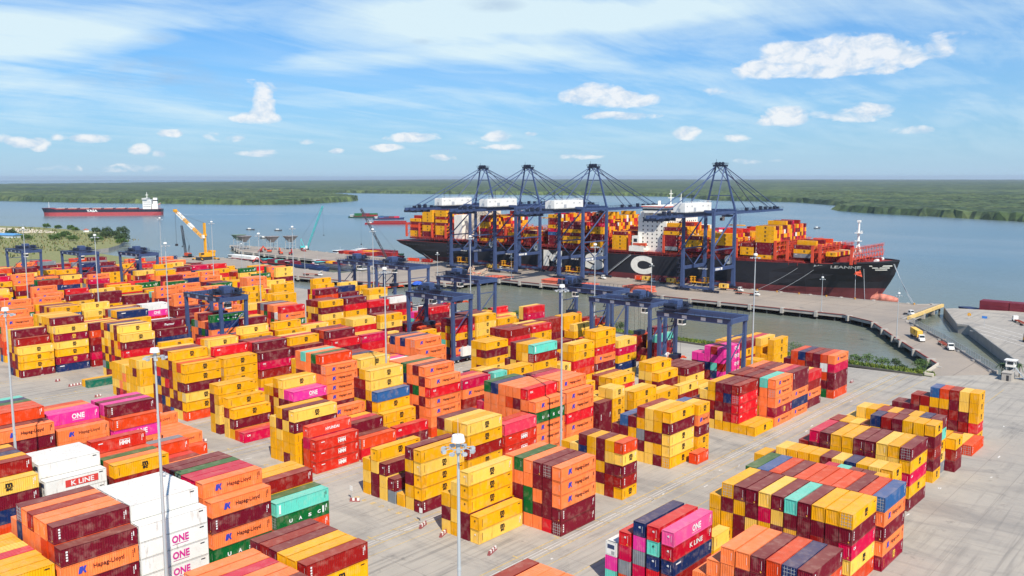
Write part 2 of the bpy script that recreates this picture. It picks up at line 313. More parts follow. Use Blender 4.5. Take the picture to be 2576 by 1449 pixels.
# ---------------------------------------------------------------- containers
CC = {'y': (236, 168, 14), 'm': (112, 18, 38), 'r': (146, 24, 22), 'R': (208, 22, 36), 's': (198, 4, 66), 'p': (232, 52, 150), 'P': (236, 84, 150),
      'o': (250, 128, 68), 'O': (216, 66, 22), 'g': (6, 96, 44), 'b': (24, 44, 92), 'B': (44, 92, 146), 't': (98, 204, 184), 'w': (232, 232, 226), 'W': (232, 232, 226),
      'L': (232, 232, 226), 'k': (128, 134, 140), 'h': (204, 42, 24), 'H': (222, 62, 44), 'c': (20, 104, 84), 'M': (142, 8, 46), 'K': (186, 6, 40), 'S': (226, 56, 84), 'F': (120, 10, 40), 'Y': (246, 196, 84)}
CC = {k: srgb(*v) for k, v in CC.items()}
H0 = 2.93; BH = 2.87; BW = 2.438
def logo(c, L, mb, y=-0.03):
    """markings of the long side facing the water-side camera, local x 0..L, z 0..BH, plane y"""
    x = L * 0.56 if L < 13 else L * 0.53
    if c == 'y' or c == 'M' or c == 'Y':
        col = BLK if c != 'M' else (YLW if L > 12 else BLK)
        put(mb, textmesh('m', 0.78, 1.30, 0.05), x, y, 1.93, col); rect(mb, x - 0.85, x + 0.85, y, 1.47, 1.55, col)
        put(mb, textmesh('sc', 0.62, 1.15, 0.05), x, y, 1.06, col)
        rect(mb, 1.05, 1.15, y, 0.6, 2.3, col)
    elif c == 'o':
        a = L * 0.25; s = 0.62
        vs = [(a - s, y, 1.0), (a - s * .1, y, 1.0), (a + s * .2, y, 1.5), (a + s * .5, y, 1.0), (a + s * 1.1, y, 1.0), (a + s * .75, y, 1.55), (a + s * 1.2, y, 2.15), (a + s * .55, y, 2.15), (a + s * .3, y, 1.7), (a + s * .35, y, 2.15), (a - s * .55, y, 2.15), (a - s * .85, y, 1.6)]
        mb.add(vs, [(0, 1, 2, 8, 11), (2, 3, 4, 5, 8), (5, 6, 7, 8), (8, 9, 10, 11)], BLU)
        put(mb, textmesh('Hapag-Lloyd', 1.0, 5.0 if L > 8 else 2.6, 0.02), L * 0.60, y, 1.5, DKR)
    elif c in 'pPW':
        put(mb, textmesh('ONE', 1.35, 3.1, 0.035), L * 0.58, y, 1.62, MAG if c == 'W' else WHT); rect(mb, L * .46, L * .70, y, 0.66, 0.74, MAG if c == 'W' else WHT)
    elif c == 'g':
        for k, ch in enumerate('UASC'): put(mb, textmesh(ch, 0.75, 0.75, 0.04), L * (0.26 + 0.18 * k), y, 1.25, WHT)
        rect(mb, L * 0.865, L * 0.895, y, 0.75, 2.25, WHT)
    elif c == 't': rect(mb, L * 0.05, L * 0.085, y, 0.5, 2.4, WHT)
    elif c == 'h':
        put(mb, textmesh('HMM', 1.0, 2.4, 0.05), L * 0.6, y, 1.35, WHT); rect(mb, L * .5, L * .7, y, 1.98, 2.10, WHT); rect(mb, L * .12, L * .2, y, 2.0, 2.2, WHT)
    elif c == 'H': put(mb, textmesh('HYUNDAI', 0.8, 4.4, 0.04), L * 0.55, y, 1.4, WHT)
    elif c == 'L':
        rect(mb, L * .32, L * .86, y, 0.75, 2.2, RED); put(mb, textmesh('K LINE', 1.0, 4.6, 0.02), L * 0.6, y - .015, 1.45, WHT)
    elif c == 'K': put(mb, textmesh('K LINE', 1.0, 4.6, 0.02), L * 0.58, y, 1.4, WHT)
    elif c == 'c': put(mb, textmesh('CAPITAL', 0.7, 3.6, 0.02), L * 0.7, y, 1.7, WHT)
    elif c == 'F': put(mb, textmesh('Factor', 0.9, 4.0, 0.02), L * 0.5, y, 1.4, WHT)
    elif c == 's' or c == 'R': put(mb, textmesh('CAI', 0.55, 1.1, 0.04), 1.5, y, 2.0, WHT)
    elif c in 'mrO':
        for k in range(4): rect(mb, 0.75, 1.05, y, 0.75 + k * .45, 1.05 + k * .45, WHT)
    elif c in 'bk': rect(mb, 0.9, 2.6, y, 2.05, 2.35, WHT)
    # numbers by the right-hand corner post
    ink = BLK if c in 'ywWLto' else WHT
    if c not in 'ywWL':
        for k in range(4): rect(mb, L - 1.0, L - 0.86, y, 0.95 + k * .34, 1.18 + k * .34, ink)
        rect(mb, L - 0.7, L - 0.55, y, 1.6, 2.4, ink)
    else: rect(mb, L - 1.5, L - .7, y, 2.25, 2.42, ink)
def setcol(me, rgb, fac=None):
    a = me.color_attributes.new('col', 'FLOAT_COLOR', 'CORNER'); n = len(me.loops)
    arr = np.empty((n, 4), dtype=np.float32); arr[:] = (*rgb, 1) if fac is None else 1
    if fac is not None: arr[:, :3] = fac
    a.data.foreach_set('color', arr.ravel())
def corr_wall(mb, n, p0, du, dn, z0, z1, m, depth=0.045):
    """trapezoid sheet: n waves from p0 along du, pressed along -dn"""
    pts = []
    for k in range(n):
        for a, d in ((0.0, 0), (0.32, 0), (0.5, 1), (0.82, 1)): pts.append((k + a, d))
    pts.append((n, 0)); vs = []
    for a, d in pts:
        x = p0[0] + du[0] * a / n - dn[0] * d * depth; y = p0[1] + du[1] * a / n - dn[1] * d * depth
        vs += [(x, y, z0), (x, y, z1)]
    mb.add(vs, [(2 * i, 2 * i + 2, 2 * i + 3, 2 * i + 1) for i in range(len(pts) - 1)], m)
_proto = {}
def proto(L, c, doors):
    """shared mesh data of a container: body, frame, end door, markings. Local origin: near lower corner, y runs inward"""
    key = (L, c, doors)
    if key in _proto: return _proto[key]
    rgb = CC[c]; reefer = c in 'wWL'; i = 0.07; res = {}
    b = MB(); k = {6.06: 15, 12.19: 30, 13.72: 30}[L]
    x0 = 0.75 if L > 13 else 0.16; x1 = L - x0
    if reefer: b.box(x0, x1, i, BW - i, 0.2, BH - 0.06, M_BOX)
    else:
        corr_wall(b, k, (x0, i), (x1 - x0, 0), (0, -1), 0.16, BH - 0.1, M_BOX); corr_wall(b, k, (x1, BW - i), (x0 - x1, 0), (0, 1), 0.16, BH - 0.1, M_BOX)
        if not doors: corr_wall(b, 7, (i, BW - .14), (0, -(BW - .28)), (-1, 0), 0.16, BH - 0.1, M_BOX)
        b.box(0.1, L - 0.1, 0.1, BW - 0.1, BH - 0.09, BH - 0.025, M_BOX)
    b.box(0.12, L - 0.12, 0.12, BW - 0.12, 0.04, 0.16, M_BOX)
    res['body'] = b
    f = MB()
    for xx in (0, L - 0.16):
        for yy in (0, BW - 0.14): f.box(xx, xx + 0.16, yy, yy + 0.14, 0, BH, M_BOX)
        f.box(xx, xx + 0.14, 0.14, BW - 0.14, BH - 0.12, BH - 0.01, M_BOX); f.box(xx, xx + 0.14, 0.14, BW - 0.14, 0.02, 0.18, M_BOX)
    if L > 13:
        for xx in (0.62, L - 0.78):
            for yy in (0, BW - 0.14): f.box(xx, xx + 0.16, yy + .002, yy + 0.138, 0.15, BH - .1, M_BOX)
            f.box(xx, xx + .16, .14, BW - .14, BH - .11, BH - .004, M_BOX)
        for yy in (0.03, BW - .07): f.box(0.16, .62, yy, yy + .04, .15, BH - .1, M_BOX); f.box(L - .62, L - .16, yy, yy + .04, .15, BH - .1, M_BOX)
    for yy in (0.01, BW - 0.09): f.box(0.16, L - 0.16, yy, yy + 0.08, BH - 0.1, BH - 0.005, M_BOX); f.box(0.16, L - 0.16, yy, yy + 0.08, 0.03, 0.18, M_BOX)
    res['frame'] = f
    d = MB(); D0, D1 = (0.0, -1) if doors else (L, 1)
    x = 0.05 if doors else L - 0.11
    for yy in (0.15, BW / 2 + 0.01): d.box(x, x + 0.06, yy, yy + BW / 2 - 0.16, 0.19, BH - 0.13, M_BOX)
    xr = x - 0.05 if doors else x + 0.09
    if doors:
        for yy in (0.42, 0.88, BW - 0.88, BW - 0.42): d.box(xr, xr + 0.045, yy - .02, yy + .02, 0.12, BH - 0.1, GALV)
        for zz in (0.55, 1.05, 1.75, 2.3): d.box(xr + .01, xr + .04, .22, BW - .22, zz, zz + .05, GALV)
    if reefer:
        d.box(-0.02, 0.05, 0.2, BW - 0.2, 0.25, BH - 0.25, WHITEP); d.box(-0.05, -0.02, 0.45, BW - 0.45, 1.5, 2.35, flat('cooling_unit_dark', (0.03, 0.05, 0.12))); d.box(-.05, -.02, .4, 1.1, .4, 1.1, flat('cooling_unit_grey', (.35, .36, .36)))
    res['cooling_unit' if reefer else 'door'] = d
    g = MB(); logo(c, L, g, -0.004 if reefer else -0.002)
    if not doors and not reefer:
        if L > 13: put(g, textmesh('45', 0.42, 0.46, 0.05), -0.02, BW * .45, 1.9, WHT if c not in 'yt' else BLK, 'y')
        if c in 'mrsRKS': g.add([(-.015, BW * .3, .35), (-.015, BW * .3 - .22, .35), (-.015, BW * .3 - .22, .6), (-.015, BW * .3, .6)], [(0, 1, 2, 3)], YLW); g.add([(-.015, .55, .8), (-.015, .5, .8), (-.015, .5, 2.3), (-.015, .55, 2.3)], [(0, 1, 2, 3)], WHT)
        elif c not in 'y': g.add([(-.015, .55, .9), (-.015, .5, .9), (-.015, .5, 2.2), (-.015, .55, 2.2)], [(0, 1, 2, 3)], WHT)
    res['marking'] = g
    objs = []
    for nm, mb in res.items():
        if not mb.f: continue
        me = bpy.data.meshes.new(nm); me.from_pydata(mb.v, [], mb.f)
        for m in mb.mats: me.materials.append(m)
        me.polygons.foreach_set('material_index', mb.m); me.update()
        setcol(me, rgb if nm != 'frame' else tuple(q * .9 for q in rgb)); objs.append((nm, me))
    _proto[key] = objs; return objs
# every bay: front face (metres to the right of the view origin, negative), start along X, length, tier height, row pitch, rows front to back
# a row is its number of tiers followed by the colours from the top down; missing colours are drawn at random
BAYS = [
(-49.8, 126.6, 12.19, 2.95, 2.63, '5mOm 5bm 5OO 5mm 5omo 5oo 4oo 3oO'.split()),
(-75.4, 128.4, 13.72, 2.72, 3.0, '5PKbr 5RtbR 5bpks 4Rsk 3wpt'.split()),
(-53.9, 154.3, 12.19, 2.95, 2.63, '5ymsyO 5ymm 5ymr 5mmmy 5tmy 5mymy 5ysy 5mmyr 5mymm 5ymyy 4yyy'.split()),
(-52.4, 166.7, 12.19, 2.95, 2.63, '5BomoM 5Oom 5mOm 5OOo 5OOr 5OO 5OO 5mO 5OO 5BO 5gO 4Om'.split()),
(-58.0, 188.2, 6.06, 2.65, 2.63, '5yym 5yyy 5yym 5bby 5ym 5mm 5yy 5yy 5ym 5ym 4my 4yy'.split()),
(-58.0, 180.4, 6.06, 2.6, 2.63, '5yym 5mmy 5mm 5tty 5ss 4yy 4yy 4yy 4ym 4yy'.split()),
(-58.5, 202.0, 12.19, 2.93, 2.63, '5mysym 5yys 5yyy 5mmy 5mmm 5yym 5yym 5mmr 5smy 4rmm 3mm'.split()),
(-60.0, 225.3, 6.06, 2.93, 2.63, '5ymrmy 5yym 5yyy 5mmr 5rmm 5bym 4mym 4ym 4yy 4ry'.split()),
(-60.6, 231.5, 6.06, 2.93, 2.63, '5mtyy 5by 5yym 5mmy 5yyr 5rmm 5yyr 5yyy 4yy 3yy'.split()),
(-58.1, 237.6, 6.06, 2.93, 2.63, '3yrm'.split()),
(-58.3, 254.8, 12.19, 2.93, 2.63, '1O 1y 1r 1y 1m'.split()),
(-60.2, 267.3, 6.06, 2.93, 2.63, '5yyyRy 5yymr 5rmrm 5OyrR 5Byrm 4ryy 4rmm 3mmy 3mmr 2yy 2yy'.split()),
(-78.0, 148.0, 12.19, 2.93, 2.63, '2yy'.split()),
(-76.2, 89.8, 12.19, 2.93, 2.63, '5oom 5oor 5oom 5rom'.split()),
(-108.0, 63.2, 12.19, 2.88, 2.63, '5mo 5oo 5oo 5sm 5oo 5oo'.split()),
(-110.0, 76.3, 12.19, 3.02, 2.63, '5ryO 5yy 5yy 5mm 5rr 5mO'.split()),
(-119.0, 124.8, 13.72, 2.94, 2.85, '2yy 5yyymm 4yyyy 3ymy'.split()),
(-108.8, 139.1, 12.19, 2.98, 2.63, '5ooomm 5mmmmR 5mmomo 5ooggo 5gomm 5oor'.split()),
(-111.0, 165.1, 6.06, 2.75, 2.63, '5Oymry 5yymrr 5mmymy 5yyym 5mbyr 4yyy 4yy'.split()),
(-114.4, 191.7, 12.19, 3.0, 2.63, '5ymyyy 5yymym 5yymyy 5rykmy 4myy 4Bmy 3my'.split()),
(-113.4, 204.4, 6.06, 2.93, 2.63, '5yomyy 5yyy 5By 4yyy 4my 3my'.split()),
(-110.7, 199.5, 6.06, 2.93, 2.63, '1O'.split()),
(-110.7, 232.8, 12.19, 2.87, 2.63, '1y 1y 5rRRRy 5mbmry 5mrmyy 5yyrmy 4yryy 3mm'.split()),
(-110.8, 245.9, 12.19, 2.93, 2.63, '5oooMo 5toooo 5rro 5mmm 5rry 5mm'.split()),
(-111.0, 258.8, 12.19, 2.93, 2.63, '5mmobo 5somo 5omo 5mrO 5rmO 5om'.split()),
(-112.0, 271.9, 12.19, 2.93, 2.63, '4Rrom 4yrm 4mm 4mO'.split()),
(-110.6, 291.7, 12.19, 2.98, 2.63, '5osmmO 5OwOmg 5mmOOb 5rmO 5bOm 5OO 4mm'.split()),
(-139.6, 38.3, 12.19, 3.1, 2.63, '5yyy 5yyy 5ysy 5syy 5yyy 5yyy 5yyy'.split()),
(-138.8, 51.2, 12.19, 2.93, 2.63, '6momymo 7mOmoO 7oOOO 7ooo 7rooO 7ooO 7mbmO 6ooO'.split()),
(-138.8, 63.7, 12.19, 2.93, 2.63, '6wWWWww 7wwwww 7wwww 7wwww 7wwww 7wwww'.split()),
(-139.2, 77.0, 12.19, 2.93, 2.63, '6omogOo 7oomO 7smoO 7sgoo 7gmo 7mmo 7mmo'.split()),
(-139.2, 90.4, 12.19, 2.72, 2.63, '5tgOmy 5gyyyO 6ryymm 6yyyyy 6yyyyy 5yyy'.split()),
(-140.2, 128.5, 13.72, 2.93, 3.03, '5yyyym 5mymyy 1y 2mk 3myy 4yymm 3yyy'.split()),
(-140.0, 143.2, 12.19, 2.93, 2.63, '6yyryyy 6ymmyy 6yyyym 6myyyO 4yym'.split()),
(-140.0, 156.3, 12.19, 2.93, 2.63, '5Shhhm 5hhhO 4mm 4ym'.split()),
(-141.0, 169.3, 12.19, 2.93, 2.63, '6ogoooO 7Roroooo 7omooomo 7oOooomo 7ooomoo 7boomor 7goooom 5smo'.split()),
(-141.0, 182.4, 12.19, 2.93, 2.63, '6ooRooO 7omooo 7ooooo 7ooooo 7somoo 7roomo'.split()),
(-141.0, 197.5, 6.06, 2.93, 2.63, '4mmmm 4ymy 3yy 2yy'.split()),
(-141.0, 204.0, 6.06, 2.93, 2.63, '5yyyy 5yym 4yy 4yy 5ymm'.split()),
(-141.0, 215.2, 12.19, 2.93, 2.63, '4yymm 4yym 3yyy 5yRRmy 5ymrmy 5rmymy'.split()),
(-141.0, 228.3, 12.19, 2.93, 2.63, '3yyy 3yyy 2ym 2ym'.split()),
(-141.0, 241.4, 12.19, 2.93, 2.63, '3yrm 2ym 2yy 4ym 5yyyyy 5yymyy'.split()),
(-141.0, 254.6, 12.19, 2.93, 2.63, '2yy 2yy 4myyy 4myy 4mmy 4mmO'.split()),
(-146.5, 281.0, 6.06, 2.93, 2.63, '5pprpm 5rptbp 5ppbrr 4pbm 4pmm'.split()),
(-146.5, 287.4, 6.06, 2.93, 2.63, '5pppp 5pppr 5rrpp'.split()),
(-146.5, 294.0, 12.19, 2.93, 2.63, '5myryy 5ryyry 5yyyry 5yyyy'.split()),
(-139.5, 307.0, 12.19, 2.93, 2.63, '5yyyyy 3yyy 5yyyy 5symmy 5yymmy 4yym'.split()),
(-140.0, 294.3, 6.06, 2.93, 2.63, '3yyy 3yyr'.split()),
(-181.0, 51.4, 12.19, 2.85, 2.63, '6ymbOy 7rymb 7yyym 7bymm 7mymo 7yymm'.split()),
(-181.5, 64.9, 12.19, 2.95, 2.63, '5Lww 6wwww 6wwww 6wwww 6wwww'.split()),
(-181.5, 78.7, 12.19, 2.93, 2.63, '5yrmmO 5omOm 5gmOO 5Omr 6hOm 5mOO'.split()),
(-181.5, 91.8, 12.19, 2.93, 2.63, '2my 2yy 3oom 3oo 3roo 3Ro 4OOm 4km'.split()),
(-180.0, 129.0, 13.72, 2.93, 3.0, '3hhh 4HsOO 0 5ymyyy 5myyym 5ymyyy 4yyyy'.split()),
(-180.0, 143.5, 12.19, 2.93, 2.63, '2OR 2mm 3mrm 3sms 3yyy 4omm'.split()),
(-181.0, 156.6, 12.19, 2.93, 2.63, '2Rm 1m 3yym 5ByyO 7yyymmm 7yrmymb 6rmy'.split()),
(-181.0, 170.1, 12.19, 2.93, 2.63, '6oRoooO 7omomooo 7mogommr 7oomoomo 7gbooomb 7oomooo 7oRomoo'.split()),
(-181.0, 183.2, 12.19, 2.93, 2.63, '5sorOo 5oRo 5smo 4omo'.split()),
(-181.0, 197.0, 6.06, 2.93, 2.63, '5tyyy 5myyy 5yym 5yymm'.split()),
(-181.0, 204.0, 12.19, 2.93, 2.63, '5yyyyb 5yyym 4yyy'.split()),
(-181.0, 216.5, 12.19, 2.93, 2.63, '7tryyyb 7yyyyyy 7yyrbyt 7mmyyyy 5mry'.split()),
(-181.0, 230.5, 6.06, 2.93, 2.63, '4yym 4yym 5mmy'.split()),
(-181.0, 238.0, 12.19, 2.93, 2.63, '6yyRO 6yyRO 4mO 4rm 4mm'.split()),
(-181.0, 251.0, 12.19, 2.93, 2.63, '7yyR 7yyyR 6ORm 3yy'.split()),
(-183.0, 268.0, 12.19, 2.93, 2.63, '5ysyby 5yyrym 3yyy 3mm 5mmy'.split()),
(-186.0, 300.0, 12.19, 2.93, 2.63, '4tmry 5myyr 2my 4rrm'.split()),
(-216.0, 68.0, 12.19, 2.93, 2.63, '6omrO 6mro 7Omo 7OOo 7OOt 7gor 7brR 7tOo'.split()),
(-216.5, 94.5, 12.19, 2.95, 2.63, '5OpoO 6mOoo 6posm 6mpmO 6pOmo 4oo 4mm'.split()),
(-217.0, 107.6, 12.19, 2.93, 2.63, '1O 2oO 2oo 2oo 2oo 2oo 3oom'.split()),
(-217.0, 131.2, 12.19, 2.93, 2.63, '1s 1O 3ymy 4yryy 0 5yyyym 5ymmyy'.split()),
(-217.0, 148.0, 12.19, 2.93, 2.63, '4prrm 4pmms 5yymmm 5yryy 4yrm 4yy'.split()),
(-217.0, 160.0, 12.19, 2.95, 2.63, '6oooomm 7OmomoR 7gmoOom 7ooom 7tomo 7oomo 6yym'.split()),
(-217.0, 173.5, 12.19, 2.93, 2.63, '6yryo 6yyrm 6yom 6byr 6ry 6my'.split()),
(-215.0, 197.5, 12.19, 2.93, 2.63, '6ooroOm 7oobo 7ootom 7bomo 7oopw 7boOm 6oooy'.split()),
(-217.0, 184.6, 12.19, 2.93, 2.63, '5roOO 5woR 5poOm 5ooy 5mgo'.split()),
(-217.0, 232.0, 12.19, 2.93, 2.63, '5ymy 5yrym 5yyyym'.split()),
(-217.0, 245.2, 12.19, 2.93, 2.63, '6rRyyym 6rmyym 6mryy 6ryym'.split()),
(-217.0, 258.3, 12.19, 2.93, 2.63, '6Ryyyym 6yyym 6ryyy 6yym 5yy'.split()),
(-217.0, 272.0, 12.19, 2.93, 2.63, '3myy 3rym 6rrmy 6mry'.split()),
(-217.0, 285.5, 12.19, 2.93, 2.63, '5yymmy 4ymmy 6yymy 6yymyy 3mm'.split()),
(-217.0, 300.0, 12.19, 2.93, 2.63, '4yyr 5rmy 3yy 5rr'.split()),
(-250.4, 131.8, 12.19, 2.99, 2.63, '6yymyyO 6Oymymym 6yyymmyB 7ymrrymB 7mymRmym 7rymymbm 7yyRbym 6mmymm'.split()),
(-250.5, 145.2, 12.19, 2.95, 2.63, '6yyyyym 6yyy 7Rmy 6ymy'.split()),
(-250.5, 158.5, 12.19, 2.93, 2.63, '6msryp 7mmrmt 7RRbm 7rRmr 7mmkr 6rmm 6ymy'.split()),
(-250.5, 171.8, 12.19, 2.93, 2.63, '6msrm 7yRmy 7smy 7yrR 6Rmm'.split()),
(-250.5, 188.0, 12.19, 2.93, 2.63, '6Rmso 7mRomo 7Omrmo 7rmo 7mmo 6oom'.split()),
(-250.5, 201.2, 12.19, 2.93, 2.63, '6sRoR 6yyy 6yyr 5yyy'.split()),
(-250.5, 216.0, 12.19, 2.93, 2.63, '5ryy 5yyyy 5mpO 4rOm 5yyy'.split()),
(-250.5, 229.2, 12.19, 2.93, 2.63, '4Rrmm 5yyy 4OOm 3mm'.split()),
(-250.5, 262.0, 12.19, 2.93, 2.63, '6yyyyy 6yyyyt 6mROmb 6mmRyt 6mmymb'.split()),
(-250.5, 248.8, 12.19, 2.93, 2.63, '6mRym 6myOyb 6mmyty'.split()),
(-250.5, 275.5, 12.19, 2.93, 2.63, '5yRby 5OOb 4tyy'.split()),
(-250.5, 295.0, 12.19, 2.93, 2.63, '6Rsmyt 6yymy 4yym'.split()),
(-250.5, 308.5, 12.19, 2.93, 2.63, '3my 3rym 3mr'.split()),
(-282.0, 106.0, 12.19, 2.93, 2.63, '0 0'.split()),
(-282.0, 132.6, 12.19, 2.93, 2.63, '5yyyyy 5ymyyy 5yyyyy 4yyyyy 4yoyry 4yyoRy 4yyymr 4yyyyy'.split()),
(-282.0, 145.7, 12.19, 2.93, 2.63, '4mmy 5mry 5yyr 5ymt 6yRyo'.split()),
(-282.0, 159.0, 12.19, 2.93, 2.63, '5ymt 6yyo 6ymy 6Rym'.split()),
(-282.0, 172.0, 12.19, 2.93, 2.63, '6yRyy 7yRmy 6Omy 6bmy'.split()),
(-282.0, 186.5, 12.19, 2.93, 2.63, '6yyy 7yryp 6Omy 6Rmy 5Om'.split()),
(-282.0, 199.7, 12.19, 2.93, 2.63, '5yyR 6ymm 6Ory 5ROm'.split()),
(-282.0, 222.0, 12.19, 2.93, 2.63, '6yRRb 6yyy 6yRy 5smmb'.split()),
(-282.0, 236.5, 12.19, 2.93, 2.63, '6yym 6rRyy 6mmo 5syk'.split()),
(-282.0, 252.0, 12.19, 2.93, 2.63, '4Rmby 4mmy 3Omy 3kmm'.split()),
(-282.0, 265.0, 12.19, 2.93, 2.63, '6Rmmy 6mry 6mmO 5ROm 5ptm'.split()),
(-282.0, 295.0, 12.19, 2.93, 2.63, '4yyO 4yyr 4mO 4RO'.split()),
(-282.0, 311.0, 12.19, 2.93, 2.63, '3yO 3Oyb 4RO'.split()),
(-318.0, 130.4, 12.19, 2.6, 2.63, '1c 1y'.split()),
(-318.0, 144.0, 12.19, 2.93, 2.63, '6ymRyym 7yyOymy 7mmyymy 7yyrmRb 7byyym 7ryymy 7yryym'.split()),
(-318.0, 157.5, 12.19, 2.93, 2.63, '6mbyyR 7FrmR 6Rmm 6pww 6wpm'.split()),
(-318.0, 179.5, 12.19, 2.93, 2.63, '7gboy 6rbomg 6ogro 7mobm 7okom 6goom'.split()),
(-318.0, 193.0, 12.19, 2.93, 2.63, '6mys 6yyyt 6yry 5ybm'.split()),
(-318.0, 212.0, 12.19, 2.93, 2.63, '7Rogobm 6wooo 7omgtm 7oROmO 7mgoRo 7kooom 7mrmor'.split()),
(-318.0, 233.0, 12.19, 2.93, 2.63, '7ymyymr 7rymmy 7rymR 7myy'.split()),
(-318.0, 246.5, 12.19, 2.93, 2.63, '7mRyyym 7byyy 6ymyy 6yrm'.split()),
(-318.0, 260.0, 12.19, 2.93, 2.63, '6Rmkr 6sRm 5ymmb 5ryo'.split()),
(-318.0, 275.0, 12.19, 2.93, 2.63, '5mRym 6wRmy 6mRymy 6kyyry'.split()),
(-318.0, 300.0, 12.19, 2.93, 2.63, '4sRm 4wmy 3RmO'.split()),
(-353.0, 120.5, 12.19, 2.93, 2.63, '4yyym 5rymm 6mrmy 6yyym'.split()),
(-353.0, 133.7, 12.19, 2.99, 2.63, '6yMyyMb 7myyyym 7yyryyr 7yrRyry 7yyyRr 7ymOmR 7yymyym 7yyyyym'.split()),
(-353.0, 146.9, 12.19, 2.93, 2.63, '6mOrmsr 6yym 6Rmy 6ymm'.split()),
(-353.0, 160.0, 12.19, 2.93, 2.63, '6yyRymm 7brymOr 7ymRyyy 7ybmyOt 7kyymyy 7rOymy 7yryyy'.split()),
(-353.0, 173.5, 12.19, 2.93, 2.63, '4mmm 5mmm 5mRp 5www'.split()),
(-353.0, 187.0, 12.19, 2.93, 2.63, '4ybm 5mmR 5rbm 6mby'.split()),
(-353.0, 204.0, 12.19, 2.93, 2.63, '5groc 6ogmm 6ROb 5goom'.split()),
(-353.0, 217.5, 12.19, 2.93, 2.63, '6yRsm 6yyRm 5tOm 5yyr'.split()),
(-353.0, 232.0, 12.19, 2.93, 2.63, '7yyrm 6yyym 7yyyy 6Rmy 5smy'.split()),
(-353.0, 257.0, 12.19, 2.93, 2.63, '7mOyy 7smyy 6yyy 5mym'.split()),
(-353.0, 270.0, 12.19, 2.93, 2.63, '6mRyy 7bmyy 6yOy'.split()),
(-353.0, 289.0, 12.19, 2.93, 2.63, '6yymb 6yyrm 5myb 4ryy'.split()),
(-353.0, 302.5, 12.19, 2.93, 2.63, '4RmRy 4wymb 4mRyy'.split()),
(-388.0, 127.0, 12.19, 2.93, 2.63, '6oooO 6ogOO 7oooo 7gooo'.split()),
(-388.0, 146.0, 12.19, 2.93, 2.63, '7yBmym 7ryyym 7yrymy 7mkym 7rmyyb'.split()),
(-388.0, 159.5, 12.19, 2.93, 2.63, '6yyym 7yyyr 6myy 6yym'.split()),
(-388.0, 172.0, 12.19, 2.93, 2.63, '6myR 6ymm 6ryy'.split()),
(-388.0, 185.0, 12.19, 2.93, 2.63, '6wpRm 6wpmm 5mmr'.split()),
(-388.0, 202.0, 12.19, 2.93, 2.63, '5mrR 7oomm 6ommR 6Rmo'.split()),
(-388.0, 219.0, 12.19, 2.93, 2.63, '7obom 6oomm 6ymo 5boR'.split()),
(-388.0, 238.0, 12.19, 2.93, 2.63, '6yyom 7yymm 6yym'.split()),
(-388.0, 255.0, 12.19, 2.93, 2.63, '7yyym 6yymr 6smy 6yym'.split()),
(-388.0, 283.0, 12.19, 2.93, 2.63, '5yRmm 6ymyy 7yyyyy 5mRyy'.split()),
(-388.0, 297.0, 12.19, 2.93, 2.63, '6yyOyy 5yOmy 4mRyy'.split()),
(-388.0, 311.0, 12.19, 2.93, 2.63, '5yymy 4yyRy 3mm'.split()),
(-424.0, 140.0, 12.19, 2.93, 2.63, '6ogomm 7ooom 6mgo'.split()),
(-424.0, 153.0, 12.19, 2.93, 2.63, '6yoBym 7oyym 6rym'.split()),
(-424.0, 167.0, 12.19, 2.93, 2.63, '7myRy 6yyym 6yym'.split()),
(-424.0, 180.5, 12.19, 2.93, 2.63, '7mmyRy 6yyy 6mmy'.split()),
(-424.0, 194.0, 12.19, 2.93, 2.63, '6mmRy 6yyy 6gmr'.split()),
(-424.0, 210.0, 12.19, 2.93, 2.63, '7oomR 6ooR 6tby'.split()),
(-424.0, 223.5, 12.19, 2.93, 2.63, '6oOmR 7omo 5ryy'.split()),
(-424.0, 238.0, 12.19, 2.93, 2.63, '6ooRm 6omm 6yym'.split()),
(-424.0, 262.0, 12.19, 2.93, 2.63, '7oooo 7oooo 7oooo 6soo'.split()),
(-424.0, 276.0, 12.19, 2.93, 2.63, '5yyym 6yyyy 5ym'.split())]
FAR = [(-460, 142.0), (-460, 155.2), (-460, 168.4), (-460, 194.8), (-460, 208.0), (-460, 222.5), (-460, 235.7), (-460, 262.1), (-460, 275.3), (-460, 289.8), (-460, 304.3), (-496, 155.2), (-496, 168.4), (-496, 181.6), (-496, 194.8), (-496, 208.0), (-496, 221.2), (-496, 234.4), (-496, 247.6), (-496, 262.1), (-496, 276.6), (-496, 303.0), (-496, 316.2), (-496, 329.4), (-532, 168.4), (-532, 182.9), (-532, 197.4), (-532, 223.8), (-532, 251.5), (-532, 264.7), (-532, 277.9), (-532, 291.1), (-532, 304.3), (-532, 317.5), (-568, 181.6), (-568, 208.0), (-568, 221.2), (-568, 234.4), (-568, 247.6), (-568, 260.8), (-568, 275.3), (-568, 289.8), (-568, 303.0), (-568, 317.5), (-568, 330.7), (-604, 194.8), (-604, 208.0), (-604, 247.6), (-604, 262.1), (-604, 275.3), (-604, 288.5), (-604, 301.7), (-604, 314.9), (-604, 328.1), (-640, 208.0), (-640, 221.2), (-640, 234.4), (-640, 247.6), (-640, 262.1), (-640, 275.3), (-640, 288.5), (-640, 301.7), (-640, 314.9), (-640, 328.1), (-676, 208.0), (-676, 221.2), (-676, 234.4), (-676, 247.6), (-676, 260.8), (-676, 274.0), (-676, 287.2), (-676, 313.6), (-676, 326.8), (-676, 340.0)]
fr = random.Random(5)
